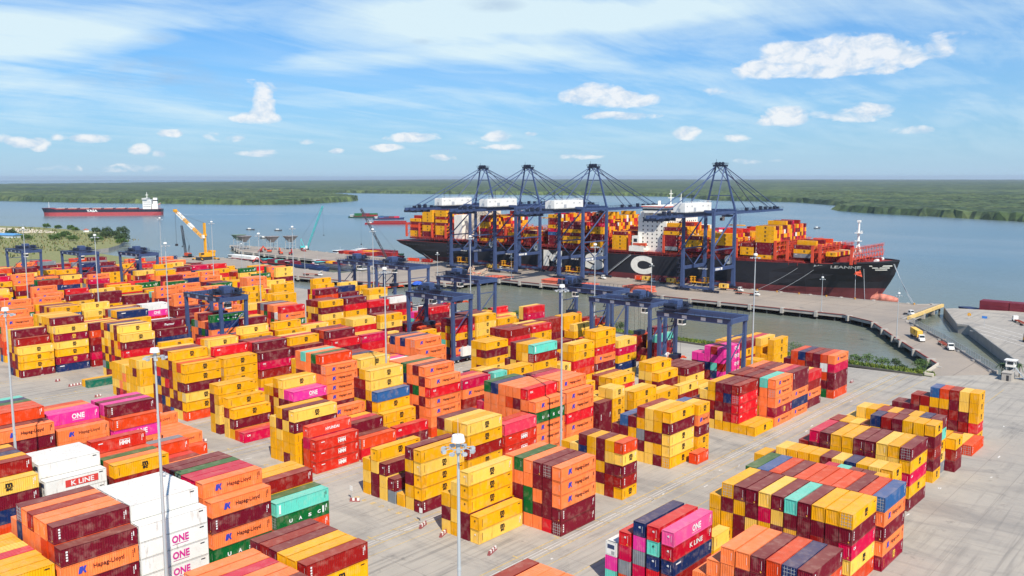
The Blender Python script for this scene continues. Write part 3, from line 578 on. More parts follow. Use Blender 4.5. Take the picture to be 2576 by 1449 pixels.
for v_, u_ in FAR:
    base = fr.choice([3, 4, 5, 5, 6]) if v_ > -560 else fr.choice([3, 4, 4, 5]); rows_ = []
    for q_ in range(6):
        n_ = max(1, base + fr.choice([-1, 0, 0, 1])); rows_.append(str(n_) + ''.join(fr.choice('yyyymmmmrOoosRbk' if v_ < -520 else 'yyyyoooOmmrRsgb') for _ in range(n_)))
    BAYS.append((v_, u_, 12.19, 2.93, 2.63, rows_))

BAYS.append((-216.8, 81.1, 12.19, 2.93, 2.63, '5ooom 5soom 6poom 6pmom 6oom 6Oom'.split()))
BAYS.append((-217.0, 54.9, 12.19, 2.93, 2.63, '5ooom 5omom 6toom 6Ooom 6gom 6Bom'.split()))
rng = random.Random(11)
PAL = 'yyyyyyyyyymmmmmrrrROOOoooosgbBtkmry'
BOXES = []      # (x, y_near, z, L, colour, height scale, bay, row, tier, side_exposed, end_exposed, ntiers)
for bi, (v0, u0, L, T, pitch, rows) in enumerate(BAYS):
    hts = [int(r[0]) for r in rows]
    for ri, r in enumerate(rows):
        n = int(r[0]); cs = list(r[1:])[:n]; 
        while len(cs) < n: cs.append(rng.choice(PAL))
        cs = cs[::-1]; jx = rng.uniform(-.10, .10); jy = rng.uniform(-.04, .04)
        for k in range(n):
            if cs[k] == 'y' and rng.random() < .28: cs[k] = 'Y'
            side = ri == 0 or hts[ri - 1] <= k
            BOXES.append((u0 + jx + rng.uniform(-.03, .03), -(v0 - ri * pitch) + jy + rng.uniform(-.02, .02), k * T, L, cs[k], T / H0, bi, ri, k, side, True, n))
def boxes_mesh(name, items, logos=True):
    """many plain containers in one mesh. items: (x, y, z, dx, dy, dz, colour letter, logo or None ('x' / 'y'))"""
    n = len(items); q = np.array([i[:6] for i in items], dtype=np.float64)
    x0, y0, z0 = q[:, 0], q[:, 1], q[:, 2]; x1, y1, z1 = x0 + q[:, 3], y0 + q[:, 4], z0 + q[:, 5]
    V = np.stack([np.stack(c, 1) for c in ((x0, y0, z0), (x1, y0, z0), (x1, y1, z0), (x0, y1, z0), (x0, y0, z1), (x1, y0, z1), (x1, y1, z1), (x0, y1, z1))], 1).reshape(-1, 3)
    F = np.array([(4, 5, 6, 7), (0, 1, 5, 4), (1, 2, 6, 5), (2, 3, 7, 6), (3, 0, 4, 7)]); FF = (F[None] + 8 * np.arange(n)[:, None, None]).reshape(-1, 4)
    cols = np.repeat(np.array([CC[i[6]] for i in items]), 20, 0)
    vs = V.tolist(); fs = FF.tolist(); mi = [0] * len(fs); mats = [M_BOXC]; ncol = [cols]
    if logos:
        g = MB()
        for it in items:
            if not it[7]: continue
            h = MB(); L = it[3] if it[7] == 'x' else it[4]
            logo(it[6], L, h, -0.025)
            s = it[5] / BH
            for (a, b, c) in (): pass
            if it[7] == 'x': hv = [(it[0] + a, it[1] + b, it[2] + c * s) for a, b, c in h.v]
            else: hv = [(it[0] + b, it[1] + it[4] - a, it[2] + c * s) for a, b, c in h.v]
            o = len(g.v); g.v += hv
            for f_, m_ in zip(h.f, h.m): g.f.append(tuple(o + i for i in f_)); g.m.append(g.mi(h.mats[m_]))
        o = len(vs); vs += g.v; fs += [tuple(o + i for i in f_) for f_ in g.f]; mi += [1 + k for k in g.m]; mats += g.mats
        ncol.append(np.ones((sum(len(f_) for f_ in g.f), 3)))
    me = bpy.data.meshes.new(name); me.from_pydata(vs, [], fs)
    for m in mats: me.materials.append(m)
    me.polygons.foreach_set('material_index', mi); me.update()
    setcol(me, None, np.concatenate(ncol)) if True else None
    o = bpy.data.objects.new(name, me); COL.objects.link(o); return o
CNAME = {'y': 'yellow', 'Y': 'pale yellow', 'm': 'maroon', 'M': 'maroon', 'r': 'dark red', 'R': 'bright red', 's': 'crimson', 'p': 'pink', 'P': 'pink', 'o': 'salmon orange', 'O': 'rust orange', 'g': 'green',
         'b': 'navy', 'B': 'blue', 't': 'mint', 'w': 'white', 'W': 'white', 'L': 'white', 'k': 'grey', 'h': 'orange-red', 'H': 'faded red', 'c': 'dark green', 'K': 'cherry red', 'S': 'pinkish red', 'F': 'maroon'}
ORD = ['front', 'second', 'third', 'fourth', 'fifth', 'sixth', 'seventh', 'eighth', 'ninth', 'tenth', 'eleventh', 'twelfth']
TOP = [4, 9, 14, 19, 24, 29, 33, 39, 40, 41, 44, 45, 46, 51, 55, 58, 60, 61, 62, 63, 68, 73, 78, 83, 88, 93, 98, 103, 108, 113, 114, 115, 116, 117, 122, 127, 132, 137, 142, 147, 152, 157, 176, 276, 277, 278, 279, 284, 289, 294, 299, 304, 309, 314, 319, 331, 422, 423, 472, 492, 507, 512, 517, 522, 526, 527, 532, 537, 542, 547, 552, 553, 554, 557, 558, 559, 567, 568, 569, 570, 571, 576, 581, 586, 591, 597, 598, 599, 600, 601, 630, 631, 632, 633, 634, 687, 688, 691, 692, 693, 694, 720, 721, 831, 836, 841, 865, 866, 867, 874, 881, 888, 895, 902, 909, 918, 919, 920, 921, 928, 935, 942, 949, 956, 959, 960, 961, 962, 969, 976, 983, 990, 997, 1004, 1008, 1009, 1014, 1020, 1038, 1039, 1040, 1041, 1042, 1047, 1050, 1053, 1057, 1063, 1064, 1065, 1066, 1092, 1093, 1109, 1110, 1111, 1112, 1119, 1162, 1163, 1164, 1165, 1172, 1240, 1252, 1275, 1283, 1288, 1301, 1409, 1410, 1417, 1450, 1456, 1479, 1500, 1525, 1530, 1531, 1532, 1536, 1540, 1541, 1557, 1562, 1572, 1574, 1578, 1582, 1583, 1589, 1590, 1606, 1607, 1608, 1609, 1616, 1656, 1695, 1710, 1711, 1756, 1781, 1838, 1839, 1852, 1891, 1892, 1898, 1939, 1942, 1943, 1947, 1952, 1961, 1970, 1986, 1987, 1988, 1989, 1996, 2036, 2072, 2079, 2143, 2266, 2267, 2268, 2269, 2270, 2271, 2290, 2322, 2323, 2336, 2346, 2347, 2348, 2355, 2401, 2427, 2434, 2467, 2682, 2707, 2732, 2891, 2892, 2893, 2900, 2941, 2948, 2973, 3187, 3188, 3189, 3190, 3195, 3201, 3208, 3209, 3210, 3211, 3212, 3213, 3220, 3299, 3531]
BAYNAME = {0: 'the orange-edged bottom right block', 1: 'the pink-topped 45-foot stacks', 2: 'the mint-striped right-hand block', 3: 'the blue-ended orange right-hand block', 4: 'the low tan right-hand stacks', 5: 'the lower tan right-hand stacks', 6: 'the purple-ended right-hand block', 7: 'the short yellow stacks beyond purple ones', 8: 'the short stacks with mint end', 9: 'the three-high pile at far right', 10: 'the single-layer line at far right', 11: 'the far right short-container block', 12: 'the pair behind the pink 45-footers', 13: 'the orange block cut by bottom edge', 14: 'the salmon block at bottom left centre', 15: 'the gold and rust bottom block', 16: 'the yellow stepped stacks by mast', 17: 'the emblem block with maroon base', 18: 'the short five-wide central stacks', 19: 'the yellow block right of centre', 21: 'the spot beside the yellow block', 22: 'the dark red block with yellow base', 23: 'the emblem stack beside dark red block', 20: 'the short stacks behind yellow block', 24: 'the stack with navy middle, right', 26: 'the last salmon stack by basin', 27: 'the yellow tops at bottom left', 28: 'the maroon and emblem bottom left block', 29: 'the bottom left white reefers', 30: 'the emblem block right of reefers', 31: 'the mint and green lettered stack', 32: 'the yellow 45-foot centre block', 33: 'the yellow block with red band', 34: 'the pinkish red stack in centre', 35: 'the salmon block with green letters', 36: 'the salmon block right of mast', 39: 'the yellow stack, upper right centre', 41: 'the tall yellow pair, right centre', 42: 'the low yellow pair before dark-red block', 48: 'the striped block at left edge', 49: 'the reefers with red name panel', 50: 'the yellow stack behind white reefers', 51: 'the low stacks behind mast, left', 52: 'the 45-foot stacks beside orange-red trio', 53: 'the low rust stacks, centre', 54: 'the yellow stack with blue layer', 55: 'the big central salmon block', 56: 'the crimson stack by central salmon block', 58: 'the yellow stack before mint one', 59: 'the stack topped by mint', 61: 'the yellow-red stack behind tall mast', 62: 'the twin yellow-topped stack, right centre', 65: 'the salmon block at left edge', 66: 'the pink and maroon topped block', 68: 'the stepped yellow stacks, left centre', 69: 'the pink lettered stack, centre', 70: 'the multicoloured-roof salmon block', 71: 'the yellow stack behind salmon one', 72: 'the salmon block with navy stripes', 74: 'the yellow stacks left of mast', 80: 'the tallest yellow and maroon block', 81: 'the yellow stack beside tallest block', 82: 'the dark red stack, left centre', 83: 'the maroon stack right of it', 84: 'the red-topped block, upper centre', 85: 'the crimson stack beside red-topped block', 73: 'the pink-roofed low stack, centre', 96: 'the yellow-crimson line, upper left centre', 97: 'the twin yellow tops, upper centre', 98: 'the yellow tops behind crimson, centre', 94: 'the all-yellow block behind mast', 107: 'the tall mixed block, upper left', 108: 'the maroon lettered stack, upper left', 109: 'the green stack under gantry crane', 106: 'the pair lying on open concrete', 117: 'the stepped stacks at far left', 118: 'the tall block above navy container', 119: 'the maroon column right of navy', 120: 'the block behind tall mixed one', 130: 'the salmon stack at left edge'}

rest = []
TOPSET = set(TOP)
for i, (x, y, z, L, c, hs, bi, ri, k, side, endx, n) in enumerate(BOXES):
    if i in TOPSET:
        doors = (i * 7919) % 9 == 0 and L < 13
        root = empty('shipping_container', (x, y, z), 0, (1, 1, hs))
        dn = n - 1 - k
        lvl = 'bottom' if k == 0 and n > 1 else ('top' if dn == 0 else ('second from top' if dn == 1 else ('third from top' if dn == 2 else ORD[dn] + ' from top')))
        if n == 1: lvl = 'single'
        rw = ORD[ri] + ' row of' if True else ''
        tag(root, f"{CNAME[c]} container, {lvl}, {rw} {BAYNAME.get(bi, 'bay %d' % bi)}", 'shipping container', 'shipping containers stacked in the yard')
        for nm, me in proto(L, c, doors):
            ob = bpy.data.objects.new(nm, me); COL.objects.link(ob); ob.parent = root
    else:
        rest.append((x, y, z, L, BW, BH * hs, c, 'x' if side and (c in 'yYopgMWtLhF' or i % 2) else None))
# ---------------------------------------------------------------- ground, water, quays
def gmat(name):
    m, t, p = newmat(name)
    P = t.node('ShaderNodeNewGeometry').outputs['Position']
    a = t.noise(0.02, 5, 0.6, P); b = t.noise(0.35, 5, 0.65, P); c_ = t.noise(0.06, 6, 0.7, t.map(P, (1, 0.35, 1), (0, 0, 0), (0, 0, 0.3)), 1.5)
    col = t.mix(t.ramp(a, [(0.3, 0), (0.7, 1)]), (0.40, 0.365, 0.31), (0.27, 0.25, 0.225))
    col = t.mix(t.math('MULTIPLY', t.ramp(b, [(0.4, 0), (0.75, 1)]), 0.35), col, (0.46, 0.41, 0.33))
    col = t.mix(t.math('MULTIPLY', t.ramp(c_, [(0.50, 0), (0.66, 1)]), 0.55), col, (0.155, 0.15, 0.145))
    ty = t.noise(0.5, 4, 0.6, t.map(P, (0.05, 1.3, 1)), 0.6); lane = t.noise(0.045, 4, 0.6, P)
    col = t.mix(t.math('MULTIPLY', t.math('MULTIPLY', t.ramp(ty, [(0.50, 0), (0.66, 1)]), t.ramp(lane, [(0.40, 0), (0.60, 1)])), 0.62), col, (0.12, 0.115, 0.11))
    oil = t.noise(0.17, 5, 0.75, P); col = t.mix(t.math('MULTIPLY', t.ramp(oil, [(0.60, 0), (0.70, 1)]), 0.6), col, (0.10, 0.095, 0.09))
    # tyre-worn travel lanes and slab joints
    s = t.node('ShaderNodeSeparateXYZ'); t.link(P, s.inputs[0])
    def joint(o, pitch, wd):
        f = t.math('ABSOLUTE', t.math('SUBTRACT', t.math('FRACT', t.math('DIVIDE', o, pitch)), 0.5)); return t.math('GREATER_THAN', f, 0.5 - wd / pitch)
    j = t.math('MAXIMUM', joint(s.outputs[0], 12.0, 0.07), joint(s.outputs[1], 9.0, 0.07))
    col = t.mix(t.math('MULTIPLY', j, 0.45), col, (0.12, 0.11, 0.10))
    # patchwork of slabs poured at different times
    vs = t.node('ShaderNodeTexVoronoi'); vs.distance = 'CHEBYCHEV'; vs.inputs['Scale'].default_value = 0.028; vs.inputs['Randomness'].default_value = 0.35; t.link(P, vs.inputs['Vector'])
    sp = t.node('ShaderNodeSeparateXYZ'); t.link(vs.outputs['Color'], sp.inputs[0])
    col = t.mix(t.math('MULTIPLY', sp.outputs[0], 0.25), col, (0.50, 0.45, 0.38))
    t.link(col, p.inputs['Base Color']); p.inputs['Roughness'].default_value = 0.8
    return m
YARD = gmat('yard_concrete')
def slab(name, pts, z0, z1, mt, kind='structure', mside=None):
    b = MB(); b.prism([(u, -v) for u, v in pts], z0, z1, mside or mt, mt); o = b.build(name); tag(o, None, None, None, kind); return o
yard = slab('yard_ground', [(-400, 420), (-400, -1900), (400, -1900), (505, -1519), (532, -1437), (540, -1300), (540, -1240), (520, -1140), (480, -1040), (448, -986), (420, -950), (385, -930), (380, -800), (352, -690), (350, -300),
                   (346, -125), (349, -97), (371, -76.6), (394, -74.5), (480, -115), (482, -120.5), (539, -143), (545, -139), (556, -104), (560, 420)], -8, 0, YARD, 'structure', CONC)
# wharf deck: one sheet on a beam and piles
WH = [(392, -785), (398, -693), (388, -608), (395, -533), (406, -475), (434, -472), (436, -438), (478, -438), (478, -178), (465, -158), (420, -130), (373, -99.3), (350.5, -98), (349.5, -97), (370.5, -77.5), (429, -112), (473, -141), (484, -145), (547, -147), (556, -150), (546, -160),
      (546, -610), (540, -650), (537, -700), (546, -790), (527, -885), (488, -800), (485, -676), (478, -600), (470, -556), (426, -556), (428, -658), (438, -724), (436, -785)]
def wmat():
    m, t, p = newmat('wharf_deck_concrete'); P = t.node('ShaderNodeNewGeometry').outputs['Position']
    a = t.noise(0.03, 5, 0.6, P); b = t.noise(0.5, 5, 0.65, P)
    col = t.mix(t.ramp(a, [(0.35, 0), (0.7, 1)]), (0.36, 0.30, 0.24), (0.26, 0.225, 0.19)); col = t.mix(t.math('MULTIPLY', t.ramp(b, [(0.5, 0), (0.75, 1)]), 0.4), col, (0.22, 0.2, 0.18))
    s = t.node('ShaderNodeSeparateXYZ'); t.link(P, s.inputs[0])
    j = None
    for x in (514, 543.5, 500, 529): 
        q = t.math('LESS_THAN', t.math('ABSOLUTE', t.math('SUBTRACT', s.outputs[0], x)), 0.35 if x in (514, 543.5) else 0.12); j = q if j is None else t.math('MAXIMUM', j, q)
    f = t.math('GREATER_THAN', t.math('ABSOLUTE', t.math('SUBTRACT', t.math('FRACT', t.math('DIVIDE', s.outputs[1], 30)), 0.5)), 0.495); j = t.math('MAXIMUM', j, f)
    col = t.mix(t.math('MULTIPLY', j, 0.6), col, (0.08, 0.07, 0.065)); t.link(col, p.inputs['Base Color']); p.inputs['Roughness'].default_value = 0.8; return m
WDECK = wmat()
wharf = slab('wharf_deck', WH, -1.5, 0.012, WDECK, 'structure', CONC)
ed = MB()
n = len(WH)
for i in range(n):
    a = Vector((WH[i][0], -WH[i][1], 0)); b_ = Vector((WH[(i + 1) % n][0], -WH[(i + 1) % n][1], 0))
    if (a - b_).length < 3 or i in (12, 13, 14): continue
    near = i in (1, 2, 3, 4, 5, 6, 7, 8, 9, 10)
    ed.beam(a + Vector((0, 0, .16)), b_ + Vector((0, 0, .16)), 0.5, 0.34, BRICKR if near else CONC)
o = ed.build('wharf_kerb'); tag(o, None, None, None, 'structure')
pl = MB(); WSGN = 1.0 if sum(WH[i][0] * -WH[(i + 1) % n][1] - WH[(i + 1) % n][0] * -WH[i][1] for i in range(n)) > 0 else -1.0
for i in range(n):
    a = Vector((WH[i][0], -WH[i][1], 0)); b_ = Vector((WH[(i + 1) % n][0], -WH[(i + 1) % n][1], 0)); Ln = (b_ - a).length
    if Ln < 6 or i in (12, 13): continue
    d = (b_ - a).normalized(); inn = Vector((-d.y, d.x, 0)) * WSGN
    k = int(Ln / 10)
    for q in range(k):
        c = a + d * (q * 10 + 5)
        for s_ in (1.3, 9.0): 
            cc = c + inn * s_; pl.tube((cc.x, cc.y, -7), (cc.x, cc.y, -1.5), 0.55, CONCD, n=6)
        if q % 2 == 0: pl.beam(c + Vector((0, 0, -.95)) - inn * 1.4, c + Vector((0, 0, -.95)) + inn * 2.0, 1.6, 3.0, CONC)
o = pl.build('wharf_piles'); tag(o, None, None, None, 'structure')
# dark underside face so that the space below the deck reads deep
# water
def water():
    m, t, p = newmat('muddy_water'); P = t.node('ShaderNodeNewGeometry').outputs['Position']
    s = t.node('ShaderNodeSeparateXYZ'); t.link(P, s.inputs[0])
    a = t.noise(0.0022, 4, 0.6, t.map(P, (1, 0.45, 1), (0, 0, 0), (0, 0, 0.6)), 0.8); b = t.noise(0.02, 4, 0.6, P)
    # silty green-brown in the sheltered basins behind the wharf, open blue-grey river beyond it
    f = t.math('ADD', s.outputs[0], t.math('MULTIPLY', a, 260.0)); f = t.ramp(t.math('DIVIDE', t.math('SUBTRACT', f, 560.0), 500.0), [(0, 0), (1, 1)])
    col = t.mix(f, (0.150, 0.155, 0.095), (0.085, 0.150, 0.190)); col = t.mix(t.ramp(a, [(0.42, 0), (0.62, 0.6)]), col, (0.17, 0.215, 0.235)); col = t.mix(t.math('MULTIPLY', b, 0.12), col, (0.25, 0.27, 0.25))
    t.link(col, p.inputs['Base Color']); p.inputs['Roughness'].default_value = 0.25; p.inputs['Specular IOR Level'].default_value = 0.25
    bn = t.node('ShaderNodeBump'); bn.inputs['Strength'].default_value = 0.55; bn.inputs['Distance'].default_value = 0.35
    h = t.math('ADD', t.noise(0.35, 4, 0.6, t.map(P, (1, 0.5, 1), (0, 0, 0), (0, 0, 0.9))), t.math('MULTIPLY', t.noise(0.05, 3, 0.6, P), 2.0))
    t.link(h, bn.inputs['Height']); t.link(bn.outputs[0], p.inputs['Normal']); return m
wm = MB(); wm.add([(-3000, -9000, -4), (30000, -9000, -4), (30000, 30000, -4), (-3000, 30000, -4)], [(0, 1, 2, 3)], water()); tag(wm.build('river_water'), None, None, None, 'structure')
bed = MB(); bed.add([(-3000, -9000, -9), (30000, -9000, -9), (30000, 30000, -9), (-3000, 30000, -9)], [(0, 1, 2, 3)], CONCD); tag(bed.build('river_bed'), None, None, None, 'structure')

# ---------------------------------------------------------------- mangrove land beyond the river
def fmat():
    m, t, p = newmat('mangrove_canopy'); P = t.node('ShaderNodeNewGeometry').outputs['Position']
    a = t.noise(0.0016, 4, 0.6, t.map(P, (1, .5, 1), (0, 0, 0), (0, 0, .7))); b = t.noise(0.03, 5, 0.75, P); c_ = t.noise(0.009, 4, 0.7, P)
    col = t.mix(t.ramp(a, [(0.35, 0), (0.65, 1)]), (0.028, 0.060, 0.028), (0.095, 0.145, 0.040)); col = t.mix(t.ramp(b, [(0.40, 0), (0.62, 1)]), col, (0.014, 0.030, 0.014))
    col = t.mix(t.math('MULTIPLY', t.ramp(c_, [(0.5, 0), (0.68, 1)]), 0.6), col, (0.17, 0.21, 0.07)); t.link(col, p.inputs['Base Color']); p.inputs['Roughness'].default_value = 0.9; return m
FOR = fmat()
def inside(px, py, poly):
    c = np.zeros(px.shape, bool); n = len(poly)
    for i in range(n):
        x0, y0 = poly[i]; x1, y1 = poly[(i + 1) % n]
        k = ((y0 > py) != (y1 > py)) & (px < (x1 - x0) * (py - y0) / ((y1 - y0) + 1e-9) + x0); c ^= k
    return c
def forest(name, poly, cell, hgt, ground=-3.4, seed=1):
    poly = [(u, -v) for u, v in poly]; xs = [p[0] for p in poly]; ys = [p[1] for p in poly]; r = np.random.RandomState(seed)
    X = np.arange(min(xs) - cell, max(xs) + 2 * cell, cell); Y = np.arange(min(ys) - cell, max(ys) + 2 * cell, cell)
    gx, gy = np.meshgrid(X, Y, indexing='ij'); jx = gx + r.uniform(-.4, .4, gx.shape) * cell; jy = gy + r.uniform(-.4, .4, gy.shape) * cell
    ins = inside(jx, jy, poly); z = np.where(ins, hgt * (0.62 + 0.38 * r.rand(*gx.shape)) + 2.0 * np.sin(jx / 230) * np.sin(jy / 310), ground - 2)
    V = np.stack([jx, jy, z], -1).reshape(-1, 3); ny = len(Y)
    i, j = np.meshgrid(np.arange(len(X) - 1), np.arange(ny - 1), indexing='ij'); a = (i * ny + j).ravel()
    F = np.stack([a, a + ny, a + ny + 1, a + 1], 1); keep = ins.ravel()[F].any(1); F = F[keep]
    used = np.unique(F); rm = -np.ones(len(V), int); rm[used] = np.arange(len(used))
    me = bpy.data.meshes.new(name); me.from_pydata(V[used].tolist(), [], rm[F].tolist()); me.materials.append(FOR); me.update()
    o = bpy.data.objects.new(name, me); COL.objects.link(o); tag(o, 'dense green mangrove forest covering the far river bank' if name != 'mangrove_forest' else None, None, None, 'stuff'); return o
LEFTP = [(900, -4200), (1131, -3391), (1206, -2918), (1270, -2750), (1329, -2635), (1400, -2430), (1439, -2317), (1560, -2240), (1700, -2290), (1900, -2400), (2011, -2509), (2250, -2900), (2500, -3500), (2550, -4300)]
forest('mangrove_wood', LEFTP, 11, 12, seed=3)
RIGHTP = [(2800, -4300), (2952, -3368), (3100, -2698), (3250, -2300), (3197, -1906), (2780, -1500), (2740, -1190), (2431, -905), (2150, -830), (2050, -760), (1960, -640), (1950, -600), (1787, -349), (1700, -100), (1650, 300), (3900, 400), (4600, -4600)]
forest('mangrove_wood', RIGHTP, 13, 11, seed=4)
forest('mangrove_wood', [(2500, -4600), (1200, -4700), (1000, -9000), (28000, -28000), (29500, 3000), (3700, 500), (4500, -4600)], 95, 13, seed=5)
k_ = 0
for o in COL.objects:
    if o.name.startswith('mangrove_wood'):
        o['label'] = ['mangrove wood on the left headland behind the bulk carrier', 'mangrove wood on the right-hand bank across the river', 'hazy mangrove plain stretching to the horizon'][k_]; o['category'] = 'mangrove wood'; k_ += 1
# ---------------------------------------------------------------- ship-to-shore gantry cranes
def sts_crane(Y0, label):
    """landside rail x=514, waterside rail x=543.5; Y0 centre along the quay; legs 22 m apart"""
    base = (514, Y0, 0); root = empty('quay_crane', base); tag(root, label, 'quay crane', 'blue ship-to-shore cranes on the wharf')
    X0, X1 = 514, 543.5; ys = (Y0 - 11, Y0 + 11); S = STEELB
    def part(mb, nm, par=root): return mb.build(nm, par if par is not root else root, None)
    def P(mb, nm, par=root):
        o = mb.build(nm, par); off = Vector(base)
        o.data.transform(Matrix.Translation(-off)); return o
    for X in (X0, X1):
        for y in ys:
            b = MB(); b.beam((X, y, 3), (X, y, 15), 2.4, 2.4, S, 2.0, 2.0); b.beam((X, y, 15), (X, y, 53.5), 1.9, 2.0, S, 1.7, 1.8)
            leg = P(b, 'leg')
        b = MB(); b.beam((X, ys[0] - 1.5, 2.6), (X, ys[1] + 1.5, 2.6), 1.4, 1.5, S); P(b, 'sill_beam')
        for y in ys:
            b = MB()
            for k in range(-2, 3, 1): b.box(X - .5, X + .5, y + k * 2.2 - .9, y + k * 2.2 + .9, .35, 1.7, STEELD); b.tube((X - .35, y + k * 2.2, .45), (X + .35, y + k * 2.2, .45), .45, DARK, n=10)
            P(b, 'bogie')
    b = MB()
    for y in ys:
        b.beam((X0, y, 15.2), (X1, y, 15.2), 1.3, 2.2, S); b.beam((X0, y, 28), (X1, y, 28), .8, .9, S); b.beam((X0, y, 52), (X1, y, 52), 1.2, 1.6, S)
        b.tube((X0, y, 29), (X1, y, 51), .5, S); b.tube((X0, y, 27), (X0 + 14.5, y, 16.2), .42, S); b.tube((X1, y, 27), (X1 - 14.5, y, 16.2), .42, S)
    for X in (X0, X1): b.beam((X, ys[0], 53), (X, ys[1], 53), 1.4, 1.9, S)
    P(b, 'portal_frame')
    g = MB()
    for y in (Y0 - 3.6, Y0 + 3.6):
        g.box(457, 546, y - .6, y + .6, 49.8, 52.0, S); g.beam((546, y, 51), (634, y, 51), 1.1, 2.0, S, .9, 1.4)
        g.railing([(457, y + (-1.4 if y < Y0 else 1.4), 52.1), (632, y + (-1.4 if y < Y0 else 1.4), 52.1)], 1.3, STEELD, 6, .12)
    for x in range(460, 634, 9): g.box(x, x + .5, Y0 - 3.6, Y0 + 3.6, 51.2, 51.7, S)
    for x in (459, 464, 470, 477, 596, 604, 612, 574, 585, 619, 624): g.box(x, x + 2.2, Y0 - 4.4, Y0 - 2.6, 52, 53.6 + (x % 3) * .5, STEELD)
    P(g, 'boom')
    a = MB()
    top = [(541.5, Y0 - 3.2, 83), (541.5, Y0 + 3.2, 83)]
    for y, tp in zip((Y0 - 11, Y0 + 11), top):
        a.beam((X1, y, 53), tp, 1.2, 1.2, S, .8, .8); a.tube((X0 + 2, y, 53.5), tp, .38, S)
    for z, yy in ((63, 8.0), (73, 5.6)): a.beam((X1 - .7, Y0 - yy, z), (X1 - .7, Y0 + yy, z), .5, .5, S)
    a.box(539.6, 543.6, Y0 - 4.6, Y0 + 4.6, 82.4, 83.6, STEELD); a.railing([(539, Y0 - 4.8, 83.6), (544, Y0 - 4.8, 83.6), (544, Y0 + 4.8, 83.6), (539, Y0 + 4.8, 83.6), (539, Y0 - 4.8, 83.6)], 1.3, STEELD, 1.6, .12)
    for y in (-2.4, 0, 2.4): a.tube((540.6, Y0 + y - .6, 84.4), (540.6, Y0 + y + .6, 84.4), 1.15, STEELD, n=10)
    a.beam((541.5, Y0 + 3, 84), (541.5, Y0 + 3, 87.5), .15, .15, STEELD)
    P(a, 'apex_frame')
    c = MB()
    for y in (-3.6, 3.6):
        tp = (541.5, Y0 + y * .8, 83)
        c.tube(tp, (464, Y0 + y, 52), .28, S, n=6); c.tube(tp, (628, Y0 + y, 52), .30, S, n=6); c.tube(tp, (590, Y0 + y, 52), .26, S, n=6)
        q = Vector(tp).lerp(Vector((464, Y0 + y, 52)), .55); c.beam(q, (q.x, q.y, 52), .25, .25, STEELD); c.tube((541.5, Y0 + y * .4, 83), (622, Y0 + y * .6, 52), .10, STEELD, n=5)
    for y in (Y0 - 6.5, Y0 + 6.5):
        c.box(459, 543, y - .8, y + .8, 50.6, 50.8, STEELD); c.railing([(459, y, 50.8), (543, y, 50.8)], 1.2, STEELD, 4, .12)
    for x in (459, 466, 473): c.beam((x, Y0 - 7.2, 49.4), (x, Y0 + 7.2, 49.4), .5, 1.8, STEELD)
    P(c, 'forestay')
    h = MB(); h.box(489, 523, Y0 - 4.2, Y0 + 4.2, 53.0, 58.9, WHITEP); h.box(487, 525, Y0 - 5.6, Y0 + 5.6, 52.2, 52.6, STEELD)
    h.railing([(489.3, Y0 - 4.1, 58.9), (522.7, Y0 - 4.1, 58.9), (522.7, Y0 + 4.1, 58.9)], 1.1, WHITEP, 4, .1); h.box(500, 503, Y0 - 4.3, Y0 - 4.2, 53.4, 56, flat('house_door_grey', (.4, .42, .45))); h.box(488.95, 489, Y0 - 1, Y0 + 1, 53.4, 55.6, flat('house_door_grey', (.4, .42, .45)))
    for x in (491, 497, 511, 518): h.box(x, x + 1.8, Y0 - 4.28, Y0 - 4.2, 56.4, 57.4, flat('house_vent_grey', (.5, .5, .5)))
    P(h, 'machinery_house')
    k = MB(); k.box(551, 557, Y0 - 3, Y0 + 3, 48.2, 49.6, STEELD); cabm = k; P(k, 'trolley')
    k = MB(); k.box(553, 556, Y0 + 3.2, Y0 + 5.4, 45.2, 48, WHITEP); k.box(552.9, 553, Y0 + 3.4, Y0 + 5.2, 45.6, 47.4, GLASS); P(k, 'operator_cab')
    k = MB(); k.box(566, 569, Y0 - 6.1, Y0 + 6.1, 41.5, 42.2, YELP)
    for yy in (-3, 3):
        for xx in (566.5, 568.5): k.tube((xx, Y0 + yy, 42.2), (xx, Y0 + yy * .6, 49.8), .06, DARK, n=4)
    P(k, 'spreader')
    # stair tower with landings on the near leg, cable reel, and the yellow access platforms at the foot
    s = MB()
    for q in range(16):
        z = 3 + q * 3.0; y = Y0 + 11 + 1.2; s.box(X0 - 2.6, X0 + 1.2, y, y + 1.8, z, z + .12, STEELD); s.beam((X0 - 2.4, y + .5 + (q % 2) * .8, z), (X0 + 1, y + .5 + (q % 2) * .8, z + 3), .12, .7, STEELD)
        s.railing([(X0 - 2.6, y + 1.8, z + .1), (X0 + 1.2, y + 1.8, z + .1)], 1.1, STEELD, 1.6, .08)
    P(s, 'stair_tower')
    s = MB(); s.tube((X1 + .2, Y0 - 11 + 4, 19.5), (X1 + 1.2, Y0 - 7, 19.5), 3.0, GALV, n=20); s.tube((X1 - .2, Y0 - 7, 19.5), (X1 + 1.6, Y0 - 7, 19.5), .7, DARK, n=10); P(s, 'cable_reel')
    s = MB()
    for y in (Y0 - 6.4, Y0 + 3.6):
        s.box(X0 + 2, X0 + 5, y, y + 3, 6.0, 6.3, YELP); s.railing([(X0 + 2, y, 6.3), (X0 + 2, y + 3, 6.3), (X0 + 5, y + 3, 6.3), (X0 + 5, y, 6.3), (X0 + 2, y, 6.3)], 3.0, YELP, 1.5, .28)
    s.box(X0 + 2, X0 + 4, Y0 - 6.4, Y0 + 6.4, 5.6, 6.0, YELP)
    for y in (Y0 - 6, Y0 - 2, Y0 + 2, Y0 + 6): s.beam((X0 + 3, y, .6), (X0 + 3, y, 5.7), .25, .25, GALV)
    P(s, 'maintenance_platform')
    s = MB(); 
